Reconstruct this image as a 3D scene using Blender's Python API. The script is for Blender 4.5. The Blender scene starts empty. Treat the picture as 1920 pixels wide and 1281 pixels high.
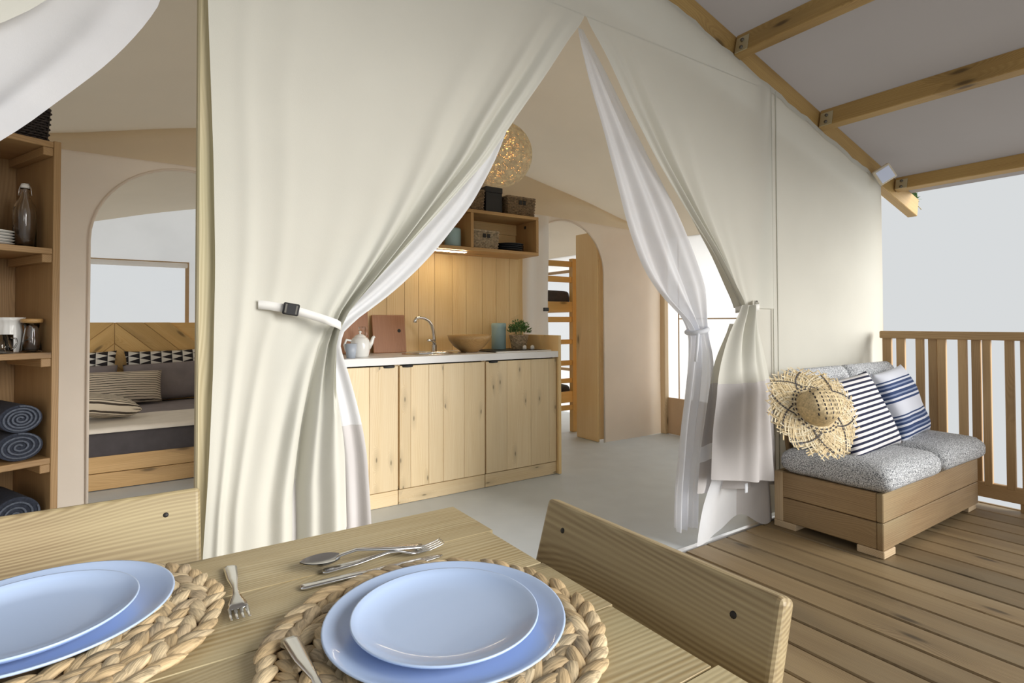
import bpy, bmesh, math, random
from mathutils import Vector, Matrix, Euler, noise

random.seed(7)
scene = bpy.context.scene
COL = scene.collection

# ------------------------------------------------------------------ camera
cam_data = bpy.data.cameras.new('camera')
cam_data.sensor_width = 36.0
cam_data.lens = 1032.0 / 1920.0 * 36.0
cam_data.shift_y = -(640.5 - 587.41) / 1920.0
cam_data.clip_start = 0.02
camera = bpy.data.objects.new('camera', cam_data)
COL.objects.link(camera)
right = Vector((0.83114868, -0.5560419, -0.00304655))
down = Vector((0.00693946, 0.01585101, -0.99985028))
fwd = Vector((0.55600694, 0.8310031, 0.01703318))
rot = Matrix((right, -down, -fwd)).transposed()
camera.matrix_world = Matrix.Translation((0, 0, 1.11)) @ rot.to_4x4()
scene.camera = camera

# ------------------------------------------------------------------ sky, sun, exposure
world = bpy.data.worlds.new('pale_sky')
scene.world = world
world.use_nodes = True
wn = world.node_tree.nodes
bg = wn['Background']
bg.inputs['Color'].default_value = (0.955, 0.985, 1.0, 1)
bg.inputs['Strength'].default_value = 0.625

sun_data = bpy.data.lights.new('hazy_sun', 'SUN')
sun_data.energy = 5.0
sun_data.angle = math.radians(40)
sun_data.color = (1.0, 0.97, 0.92)
sun = bpy.data.objects.new('hazy_sun', sun_data)
COL.objects.link(sun)
sun_dir = Vector((-0.50, 0.78, -0.27)).normalized()      # the way the light travels
sun.rotation_euler = sun_dir.to_track_quat('-Z', 'Y').to_euler()
sun.location = (0, -3, 4)

vs = scene.view_settings
vs.view_transform = 'Standard'
vs.look = 'None'
vs.exposure = 0.2
vs.gamma = 1.0
vs.use_curve_mapping = False
scene.cycles.use_denoising = True
scene.cycles.max_bounces = 8
scene.cycles.diffuse_bounces = 5
scene.cycles.caustics_reflective = False
scene.cycles.caustics_refractive = False
scene.cycles.transparent_max_bounces = 12
scene.cycles.sample_clamp_indirect = 6

# ------------------------------------------------------------------ helpers
WM = {}
MESHES = {}


def put(o, parent=None, mw=None):
    mw = mw or Matrix()
    COL.objects.link(o)
    if parent is not None:
        o.parent = parent
        o.matrix_parent_inverse = WM[parent.name].inverted()
    o.matrix_basis = mw
    WM[o.name] = mw.copy()
    return o


def tag(o, label=None, cat=None, group=None, kind=None):
    if label: o['label'] = label
    if cat: o['category'] = cat
    if group: o['group'] = group
    if kind: o['kind'] = kind
    return o


def thing(name, label, cat, loc=(0, 0, 0), rotz=0.0, group=None):
    o = bpy.data.objects.new(name, None)
    o.empty_display_size = 0.05
    put(o, None, Matrix.Translation(loc) @ Matrix.Rotation(rotz, 4, 'Z'))
    return tag(o, label, cat, group)


def mesh_obj(name, me, mat, parent=None, mw=None, smooth=False):
    if mat is not None and len(me.materials) == 0:
        for m in (mat if isinstance(mat, (list, tuple)) else [mat]):
            me.materials.append(m)
    if smooth:
        me.polygons.foreach_set('use_smooth', [True] * len(me.polygons))
    o = bpy.data.objects.new(name, me)
    return put(o, parent, mw)


def pydata(name, verts, faces, mat, parent=None, mw=None, smooth=True, midx=None):
    me = bpy.data.meshes.new(name)
    me.from_pydata([tuple(v) for v in verts], [], faces)
    if midx is not None:
        me.polygons.foreach_set('material_index', midx)
    me.validate()
    me.update()
    return mesh_obj(name, me, mat, parent, mw, smooth)


def box_mesh(L, W, T, mat, bevel=0.003, seg=1):
    key = (round(L, 4), round(W, 4), round(T, 4), mat.name if mat else '', bevel, seg)
    if key in MESHES:
        return MESHES[key]
    bm = bmesh.new()
    bmesh.ops.create_cube(bm, size=1.0)
    bmesh.ops.scale(bm, vec=(L, W, T), verts=bm.verts)
    b = min(bevel, 0.3 * min(L, W, T))
    if b > 0:
        bmesh.ops.bevel(bm, geom=list(bm.edges), offset=b, segments=seg, affect='EDGES', profile=0.5)
    me = bpy.data.meshes.new('board')
    bm.to_mesh(me)
    bm.free()
    if mat:
        me.materials.append(mat)
    MESHES[key] = me
    return me


AX = {'x': Matrix(), 'y': Matrix.Rotation(math.pi / 2, 4, 'Z'), 'z': Matrix.Rotation(-math.pi / 2, 4, 'Y')}


def box(name, lo, hi, mat, parent=None, axis='x', bevel=0.003, frame=None, seg=1):
    """axis-aligned board (in frame); grain runs along axis"""
    c = [(a + b) / 2 for a, b in zip(lo, hi)]
    d = [abs(b - a) for a, b in zip(lo, hi)]
    if axis == 'x': L, W, T = d
    elif axis == 'y': L, W, T = d[1], d[0], d[2]
    else: L, W, T = d[2], d[1], d[0]
    mw = (frame or Matrix()) @ Matrix.Translation(c) @ AX[axis]
    return mesh_obj(name, box_mesh(L, W, T, mat, bevel, seg), mat, parent, mw)


def obox(name, c, dims, R, mat, parent=None, bevel=0.003, seg=1):
    mw = Matrix.Translation(c) @ R.to_4x4()
    return mesh_obj(name, box_mesh(*dims, mat, bevel, seg), mat, parent, mw)


def bar(name, p, q, W, T, mat, parent=None, up=(0, 0, 1), bevel=0.003):
    """board from p to q, T measured towards up"""
    p, q = Vector(p), Vector(q)
    x = (q - p).normalized()
    y = Vector(up).cross(x).normalized()
    z = x.cross(y)
    R = Matrix((x, y, z)).transposed()
    return obox(name, (p + q) / 2, ((q - p).length, W, T), R, mat, parent, bevel)


def lathe_data(profile, n=32, sx=1.0, sy=1.0, wob=None):
    vs_, fs = [], []
    for r, z in profile:
        for k in range(n):
            a = 2 * math.pi * k / n
            rr = r * (wob(a, z) if wob else 1.0)
            vs_.append((rr * math.cos(a) * sx, rr * math.sin(a) * sy, z))
    for i in range(len(profile) - 1):
        for k in range(n):
            k2 = (k + 1) % n
            fs.append((i * n + k, i * n + k2, (i + 1) * n + k2, (i + 1) * n + k))
    return vs_, fs


def lathe(name, profile, mat, parent=None, mw=None, n=32, sx=1.0, sy=1.0, wob=None, smooth=True):
    v, f = lathe_data(profile, n, sx, sy, wob)
    return pydata(name, v, f, mat, parent, mw, smooth)


def tube_data(path, rad, n=8, closed=False, base=0, flat=1.0):
    vs_, fs = [], []
    P = [Vector(p) for p in path]
    m = len(P)
    prev = None
    for i in range(m):
        if closed:
            t = (P[(i + 1) % m] - P[i - 1]).normalized()
        else:
            t = (P[min(i + 1, m - 1)] - P[max(i - 1, 0)]).normalized()
        if prev is None:
            ref = Vector((0, 0, 1)) if abs(t.z) < 0.9 else Vector((1, 0, 0))
            a = t.cross(ref).normalized()
        else:
            a = (prev - t * prev.dot(t)).normalized()
        prev = a
        b = t.cross(a)
        r = rad[i] if isinstance(rad, (list, tuple)) else rad
        for k in range(n):
            an = 2 * math.pi * k / n
            vs_.append(P[i] + a * (math.cos(an) * r) + b * (math.sin(an) * r * flat))
    rng = m if closed else m - 1
    for i in range(rng):
        j = (i + 1) % m
        for k in range(n):
            k2 = (k + 1) % n
            fs.append((base + i * n + k, base + i * n + k2, base + j * n + k2, base + j * n + k))
    if not closed:
        fs.append(tuple(base + k for k in range(n))[::-1])
        fs.append(tuple(base + (m - 1) * n + k for k in range(n)))
    return vs_, fs


def tube(name, path, rad, mat, parent=None, mw=None, n=8, closed=False, flat=1.0):
    v, f = tube_data(path, rad, n, closed, 0, flat)
    return pydata(name, v, f, mat, parent, mw, True)


class MB:
    """collects several shapes of ONE part"""
    def __init__(s): s.v, s.f, s.m = [], [], []

    def add(s, v, f, mi=0):
        b = len(s.v)
        s.v += [tuple(x) for x in v]
        s.f += [tuple(i + b for i in q) for q in f]
        s.m += [mi] * len(f)
        return s

    def box(s, lo, hi, mi=0):
        x0, y0, z0 = lo; x1, y1, z1 = hi
        v = [(x0, y0, z0), (x1, y0, z0), (x1, y1, z0), (x0, y1, z0), (x0, y0, z1), (x1, y0, z1), (x1, y1, z1), (x0, y1, z1)]
        f = [(0, 3, 2, 1), (4, 5, 6, 7), (0, 1, 5, 4), (1, 2, 6, 5), (2, 3, 7, 6), (3, 0, 4, 7)]
        return s.add(v, f, mi)

    def tube(s, path, r, n=6, closed=False, mi=0, flat=1.0):
        v, f = tube_data(path, r, n, closed, 0, flat)
        return s.add(v, f, mi)

    def lathe(s, prof, n=24, mi=0, mw=None, sx=1, sy=1):
        v, f = lathe_data(prof, n, sx, sy)
        if mw: v = [mw @ Vector(p) for p in v]
        return s.add(v, f, mi)

    def build(s, name, mat, parent=None, mw=None, smooth=False):
        return pydata(name, s.v, s.f, mat, parent, mw, smooth, s.m)


def lerp(a, b, t): return a + (b - a) * t


def interp(tab, x):
    """tab: list of (x, y), any order"""
    tab = sorted(tab)
    if x <= tab[0][0]: return tab[0][1]
    for (x0, y0), (x1, y1) in zip(tab, tab[1:]):
        if x <= x1:
            return y0 + (y1 - y0) * (x - x0) / (x1 - x0)
    return tab[-1][1]


def smooth_interp(tab, x):
    h = 0.05
    return (interp(tab, x - h) + 2 * interp(tab, x) + interp(tab, x + h)) / 4


def grid(name, rows, mat, parent=None, mw=None, midx=None, smooth=True, close_u=False):
    """rows: list of equally long lists of points; midx(i, j) gives the material slot"""
    nr, nc = len(rows), len(rows[0])
    v = [p for r in rows for p in r]
    f, mi = [], []
    for i in range(nr - 1):
        for j in range(nc if close_u else nc - 1):
            j2 = (j + 1) % nc
            f.append((i * nc + j, i * nc + j2, (i + 1) * nc + j2, (i + 1) * nc + j))
            mi.append(midx(i, j) if midx else 0)
    return pydata(name, v, f, mat, parent, mw, smooth, mi)


# ------------------------------------------------------------------ materials
def new_mat(name):
    m = bpy.data.materials.new(name)
    m.use_nodes = True
    nt = m.node_tree
    return m, nt, nt.nodes, nt.links, nt.nodes['Principled BSDF']


def rgb(c): return (c[0], c[1], c[2], 1.0)


def srgb(r, g, b):
    f = lambda u: (u / 255 / 12.92) if u / 255 <= 0.04045 else ((u / 255 + 0.055) / 1.055) ** 2.4
    return (f(r), f(g), f(b))


def math_node(N, Lk, op, a, b=None, c=None):
    n = N.new('ShaderNodeMath'); n.operation = op
    for i, x in enumerate((a, b, c)):
        if x is None: continue
        if isinstance(x, (int, float)): n.inputs[i].default_value = x
        else: Lk.new(x, n.inputs[i])
    return n.outputs[0]


def mix_col(N, Lk, fac, a, b, mode='MIX'):
    n = N.new('ShaderNodeMix'); n.data_type = 'RGBA'; n.blend_type = mode
    for idx, x in ((0, fac), (6, a), (7, b)):
        if isinstance(x, (int, float)): n.inputs[idx].default_value = x
        elif isinstance(x, tuple): n.inputs[idx].default_value = rgb(x)
        else: Lk.new(x, n.inputs[idx])
    return n.outputs[2]


def ramp(N, Lk, fac, stops, interp_='LINEAR'):
    n = N.new('ShaderNodeValToRGB')
    n.color_ramp.interpolation = interp_
    el = n.color_ramp.elements
    cc = lambda c: rgb(c) if isinstance(c, tuple) else (c, c, c, 1)
    el[1].position = stops[-1][0]; el[1].color = cc(stops[-1][1])
    el[0].position = stops[0][0]; el[0].color = cc(stops[0][1])
    for p, c in stops[1:-1]:
        el.new(p).color = cc(c)
    Lk.new(fac, n.inputs[0])
    return n.outputs[0]


def wood(name, light, dark, knots=0.6, rings=1.0, rough=0.55, var=0.25, tint=None, bump=0.3, kscale=1.0):
    """timber: grain along local X, growth rings, sparse knots, each board its own shade"""
    m, nt, N, Lk, P = new_mat(name)
    tc = N.new('ShaderNodeTexCoord')
    oi = N.new('ShaderNodeObjectInfo')
    off = N.new('ShaderNodeCombineXYZ')
    r1 = math_node(N, Lk, 'MULTIPLY', oi.outputs['Random'], 37.0)
    r2 = math_node(N, Lk, 'MULTIPLY', oi.outputs['Random'], 91.3)
    Lk.new(r1, off.inputs[0]); Lk.new(r2, off.inputs[1]); Lk.new(r1, off.inputs[2])
    add = N.new('ShaderNodeVectorMath'); add.operation = 'ADD'
    Lk.new(tc.outputs['Object'], add.inputs[0]); Lk.new(off.outputs[0], add.inputs[1])

    def scaled(sx, sy, sz):
        n = N.new('ShaderNodeVectorMath'); n.operation = 'MULTIPLY'
        Lk.new(add.outputs[0], n.inputs[0]); n.inputs[1].default_value = (sx, sy, sz)
        return n.outputs[0]

    def tex(vec, scale, detail=3.0, rough_=0.55):
        n = N.new('ShaderNodeTexNoise'); n.inputs['Scale'].default_value = scale
        n.inputs['Detail'].default_value = detail; n.inputs['Roughness'].default_value = rough_
        Lk.new(vec, n.inputs['Vector'])
        return n.outputs['Fac']
    # knots
    vor = N.new('ShaderNodeTexVoronoi'); vor.inputs['Scale'].default_value = 1.0
    vor.voronoi_dimensions = '2D'
    spk = N.new('ShaderNodeSeparateXYZ'); Lk.new(scaled(1.9 * kscale, 6.5 * kscale, 6.5 * kscale), spk.inputs[0])
    cbk = N.new('ShaderNodeCombineXYZ'); Lk.new(spk.outputs[0], cbk.inputs[0])
    Lk.new(math_node(N, Lk, 'ADD', spk.outputs[1], spk.outputs[2]), cbk.inputs[1])
    Lk.new(cbk.outputs[0], vor.inputs['Vector'])
    kd = vor.outputs['Distance']
    sep = N.new('ShaderNodeSeparateColor'); Lk.new(vor.outputs['Color'], sep.inputs[0])
    keep = math_node(N, Lk, 'LESS_THAN', sep.outputs[0], knots * 0.42)
    kn = N.new('ShaderNodeMapRange'); kn.interpolation_type = 'SMOOTHSTEP'
    Lk.new(kd, kn.inputs['Value'])
    kn.inputs['From Min'].default_value = 0.12; kn.inputs['From Max'].default_value = 0.03
    knot = math_node(N, Lk, 'MULTIPLY', kn.outputs[0], keep)
    kw = N.new('ShaderNodeMapRange'); kw.interpolation_type = 'SMOOTHSTEP'
    Lk.new(kd, kw.inputs['Value'])
    kw.inputs['From Min'].default_value = 0.55; kw.inputs['From Max'].default_value = 0.0
    halo = math_node(N, Lk, 'MULTIPLY', kw.outputs[0], keep)
    # rings
    sp = N.new('ShaderNodeSeparateXYZ'); Lk.new(add.outputs[0], sp.inputs[0])
    low = tex(scaled(0.9, 5.0, 5.0), 1.0, 2.0)
    u = math_node(N, Lk, 'ADD', sp.outputs[1], math_node(N, Lk, 'MULTIPLY', sp.outputs[2], 0.7))
    u = math_node(N, Lk, 'ADD', u, math_node(N, Lk, 'MULTIPLY', low, 0.10))
    u = math_node(N, Lk, 'ADD', u, math_node(N, Lk, 'MULTIPLY', halo, 0.05))
    wv = math_node(N, Lk, 'SINE', math_node(N, Lk, 'MULTIPLY', u, 900.0))
    wv = math_node(N, Lk, 'MULTIPLY_ADD', wv, 0.5, 0.5)
    patch = tex(scaled(1.6, 14.0, 14.0), 1.0, 2.0)
    wv = math_node(N, Lk, 'MULTIPLY', wv, math_node(N, Lk, 'MULTIPLY_ADD', patch, 2.2, -0.35))
    fine = tex(scaled(3.0, 140.0, 140.0), 1.0, 2.0)
    broad = tex(scaled(0.8, 9.0, 9.0), 1.0, 3.0)
    g = math_node(N, Lk, 'MULTIPLY', wv, 0.36 * rings)
    g = math_node(N, Lk, 'ADD', g, math_node(N, Lk, 'MULTIPLY', fine, 0.45))
    g = math_node(N, Lk, 'ADD', g, math_node(N, Lk, 'MULTIPLY', broad, 0.6))
    mr = N.new('ShaderNodeMapRange'); Lk.new(g, mr.inputs['Value'])
    mr.inputs['From Min'].default_value = 0.38; mr.inputs['From Max'].default_value = 0.92
    base = mix_col(N, Lk, mr.outputs[0], light, dark)
    if tint:
        big = tex(scaled(1.2, 4.0, 4.0), 1.0, 2.0)
        mt = N.new('ShaderNodeMapRange'); Lk.new(big, mt.inputs['Value'])
        mt.inputs['From Min'].default_value = 0.48; mt.inputs['From Max'].default_value = 0.72
        mt.inputs['To Max'].default_value = 0.7
        base = mix_col(N, Lk, mt.outputs[0], base, tint)
    base = mix_col(N, Lk, math_node(N, Lk, 'MULTIPLY', halo, 0.35), base, tuple(c * 0.55 for c in dark))
    base = mix_col(N, Lk, math_node(N, Lk, 'MULTIPLY', knot, 0.85), base, tuple(c * 0.28 for c in dark))
    hsv = N.new('ShaderNodeHueSaturation')
    Lk.new(base, hsv.inputs['Color'])
    Lk.new(math_node(N, Lk, 'MULTIPLY_ADD', oi.outputs['Random'], var, 1.0 - var * 0.5), hsv.inputs['Value'])
    Lk.new(hsv.outputs[0], P.inputs['Base Color'])
    P.inputs['Roughness'].default_value = rough
    bp = N.new('ShaderNodeBump'); bp.inputs['Strength'].default_value = bump; bp.inputs['Distance'].default_value = 0.002
    Lk.new(g, bp.inputs['Height']); Lk.new(bp.outputs[0], P.inputs['Normal'])
    return m


def plain(name, col, rough=0.5, metal=0.0, noise_amt=0.0, nscale=30.0, bump=0.0, coat=0.0, spec=0.5):
    m, nt, N, Lk, P = new_mat(name)
    P.inputs['Base Color'].default_value = rgb(col)
    P.inputs['Roughness'].default_value = rough
    P.inputs['Metallic'].default_value = metal
    P.inputs['Coat Weight'].default_value = coat
    P.inputs['Specular IOR Level'].default_value = spec
    if noise_amt or bump:
        tc = N.new('ShaderNodeTexCoord')
        n = N.new('ShaderNodeTexNoise'); n.inputs['Scale'].default_value = nscale; n.inputs['Detail'].default_value = 4
        Lk.new(tc.outputs['Object'], n.inputs['Vector'])
        if noise_amt:
            c = ramp(N, Lk, n.outputs['Fac'], [(0.3, tuple(x * (1 - noise_amt) for x in col)), (0.7, tuple(min(1, x * (1 + noise_amt)) for x in col))])
            Lk.new(c, P.inputs['Base Color'])
        if bump:
            b = N.new('ShaderNodeBump'); b.inputs['Strength'].default_value = bump; b.inputs['Distance'].default_value = 0.004
            Lk.new(n.outputs['Fac'], b.inputs['Height']); Lk.new(b.outputs[0], P.inputs['Normal'])
    return m


def cloth(name, col, trans=0.35, clear=0.0, wrinkle=0.12, wscale=5.0, mottled=0.04, trans_col=None):
    """thin woven cloth: part of the light goes through it"""
    m, nt, N, Lk, P = new_mat(name)
    N.remove(P)
    out = N['Material Output']
    tc = N.new('ShaderNodeTexCoord')
    n = N.new('ShaderNodeTexNoise'); n.inputs['Scale'].default_value = wscale; n.inputs['Detail'].default_value = 5
    Lk.new(tc.outputs['Object'], n.inputs['Vector'])
    c = ramp(N, Lk, n.outputs['Fac'], [(0.3, tuple(x * (1 - mottled) for x in col)), (0.7, tuple(min(1, x * (1 + mottled)) for x in col))])
    w = N.new('ShaderNodeTexNoise'); w.inputs['Scale'].default_value = 420; w.inputs['Detail'].default_value = 1
    Lk.new(tc.outputs['Object'], w.inputs['Vector'])
    h = math_node(N, Lk, 'MULTIPLY_ADD', w.outputs['Fac'], 0.04, n.outputs['Fac'])
    bp = N.new('ShaderNodeBump'); bp.inputs['Strength'].default_value = wrinkle; bp.inputs['Distance'].default_value = 0.03
    Lk.new(h, bp.inputs['Height'])
    d = N.new('ShaderNodeBsdfDiffuse'); Lk.new(c, d.inputs['Color']); Lk.new(bp.outputs[0], d.inputs['Normal'])
    t = N.new('ShaderNodeBsdfTranslucent'); Lk.new(bp.outputs[0], t.inputs['Normal'])
    if trans_col: t.inputs['Color'].default_value = rgb(trans_col)
    else: Lk.new(c, t.inputs['Color'])
    mx = N.new('ShaderNodeMixShader'); mx.inputs[0].default_value = trans
    Lk.new(d.outputs[0], mx.inputs[1]); Lk.new(t.outputs[0], mx.inputs[2])
    last = mx.outputs[0]
    if clear:
        tr = N.new('ShaderNodeBsdfTransparent')
        m2 = N.new('ShaderNodeMixShader'); m2.inputs[0].default_value = clear
        Lk.new(last, m2.inputs[1]); Lk.new(tr.outputs[0], m2.inputs[2])
        last = m2.outputs[0]
    Lk.new(last, out.inputs['Surface'])
    return m


def tweed(name, a, b, c, scale=260.0):
    m, nt, N, Lk, P = new_mat(name)
    tc = N.new('ShaderNodeTexCoord')
    n = N.new('ShaderNodeTexNoise'); n.inputs['Scale'].default_value = scale; n.inputs['Detail'].default_value = 2
    Lk.new(tc.outputs['Object'], n.inputs['Vector'])
    col = ramp(N, Lk, n.outputs['Fac'], [(0.34, a), (0.48, b), (0.62, c)])
    Lk.new(col, P.inputs['Base Color'])
    P.inputs['Roughness'].default_value = 0.95
    P.inputs['Specular IOR Level'].default_value = 0.15
    bp = N.new('ShaderNodeBump'); bp.inputs['Strength'].default_value = 0.5; bp.inputs['Distance'].default_value = 0.004
    Lk.new(n.outputs['Fac'], bp.inputs['Height']); Lk.new(bp.outputs[0], P.inputs['Normal'])
    return m


def striped(name, stops, period, axis=1, wav=0.0, offset=0.0):
    """woven stripes along one local axis; stops: (position 0..1, colour), constant steps"""
    m, nt, N, Lk, P = new_mat(name)
    tc = N.new('ShaderNodeTexCoord')
    sp = N.new('ShaderNodeSeparateXYZ'); Lk.new(tc.outputs['Object'], sp.inputs[0])
    v = sp.outputs[axis]
    if wav:
        n = N.new('ShaderNodeTexNoise'); n.inputs['Scale'].default_value = 14; n.inputs['Detail'].default_value = 1
        Lk.new(tc.outputs['Object'], n.inputs['Vector'])
        v = math_node(N, Lk, 'MULTIPLY_ADD', n.outputs['Fac'], wav, v)
    v = math_node(N, Lk, 'ADD', v, 10.0 * period + offset)
    v = math_node(N, Lk, 'DIVIDE', v, period)
    v = math_node(N, Lk, 'FRACT', v)
    col = ramp(N, Lk, v, stops, 'CONSTANT')
    Lk.new(col, P.inputs['Base Color'])
    P.inputs['Roughness'].default_value = 0.9
    P.inputs['Specular IOR Level'].default_value = 0.2
    return m


def triangles(name, size):
    """printed black and white triangles"""
    m, nt, N, Lk, P = new_mat(name)
    tc = N.new('ShaderNodeTexCoord')
    sp = N.new('ShaderNodeSeparateXYZ'); Lk.new(tc.outputs['Object'], sp.inputs[0])
    x = math_node(N, Lk, 'DIVIDE', math_node(N, Lk, 'ADD', sp.outputs[0], 5.0), size)
    y = math_node(N, Lk, 'DIVIDE', math_node(N, Lk, 'ADD', sp.outputs[1], 5.0 + size * 0.4), size * 0.62)
    a = math_node(N, Lk, 'FLOOR', x)
    b = math_node(N, Lk, 'FLOOR', math_node(N, Lk, 'ADD', math_node(N, Lk, 'MULTIPLY', x, 0.5), y))
    c = math_node(N, Lk, 'FLOOR', math_node(N, Lk, 'SUBTRACT', y, math_node(N, Lk, 'MULTIPLY', x, 0.5)))
    s = math_node(N, Lk, 'ADD', math_node(N, Lk, 'ADD', a, b), c)
    k = math_node(N, Lk, 'FLOORED_MODULO', s, 2.0)
    col = mix_col(N, Lk, k, srgb(226, 222, 214), srgb(38, 34, 38))
    Lk.new(col, P.inputs['Base Color'])
    P.inputs['Roughness'].default_value = 0.9
    return m


def fibre(name, col):
    m, nt, N, Lk, P = new_mat(name)
    tc = N.new('ShaderNodeTexCoord'); oi = N.new('ShaderNodeObjectInfo')
    v = N.new('ShaderNodeVectorMath'); v.operation = 'MULTIPLY'; v.inputs[1].default_value = (30, 420, 420)
    Lk.new(tc.outputs['Object'], v.inputs[0])
    n = N.new('ShaderNodeTexNoise'); n.noise_dimensions = '4D'; n.inputs['Scale'].default_value = 1.0; n.inputs['Detail'].default_value = 3
    Lk.new(v.outputs[0], n.inputs['Vector']); Lk.new(math_node(N, Lk, 'MULTIPLY', oi.outputs['Random'], 50.0), n.inputs['W'])
    c = ramp(N, Lk, n.outputs['Fac'], [(0.28, tuple(x * 0.5 for x in col)), (0.5, col), (0.75, tuple(min(1, x * 1.3) for x in col))])
    h = N.new('ShaderNodeHueSaturation'); Lk.new(c, h.inputs['Color'])
    Lk.new(math_node(N, Lk, 'MULTIPLY_ADD', oi.outputs['Random'], 0.4, 0.8), h.inputs['Value'])
    Lk.new(h.outputs[0], P.inputs['Base Color']); P.inputs['Roughness'].default_value = 0.6
    b = N.new('ShaderNodeBump'); b.inputs['Strength'].default_value = 0.6; b.inputs['Distance'].default_value = 0.002
    Lk.new(n.outputs['Fac'], b.inputs['Height']); Lk.new(b.outputs[0], P.inputs['Normal'])
    return m


def glass(name, tint=(1, 1, 1), rough=0.02):
    m, nt, N, Lk, P = new_mat(name)
    P.inputs['Base Color'].default_value = rgb(tint)
    P.inputs['Transmission Weight'].default_value = 1.0
    P.inputs['Roughness'].default_value = rough
    P.inputs['IOR'].default_value = 1.45
    return m


def emit(name, col, strength):
    m, nt, N, Lk, P = new_mat(name)
    P.inputs['Base Color'].default_value = rgb(col)
    P.inputs['Emission Color'].default_value = rgb(col)
    P.inputs['Emission Strength'].default_value = strength
    return m


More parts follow.
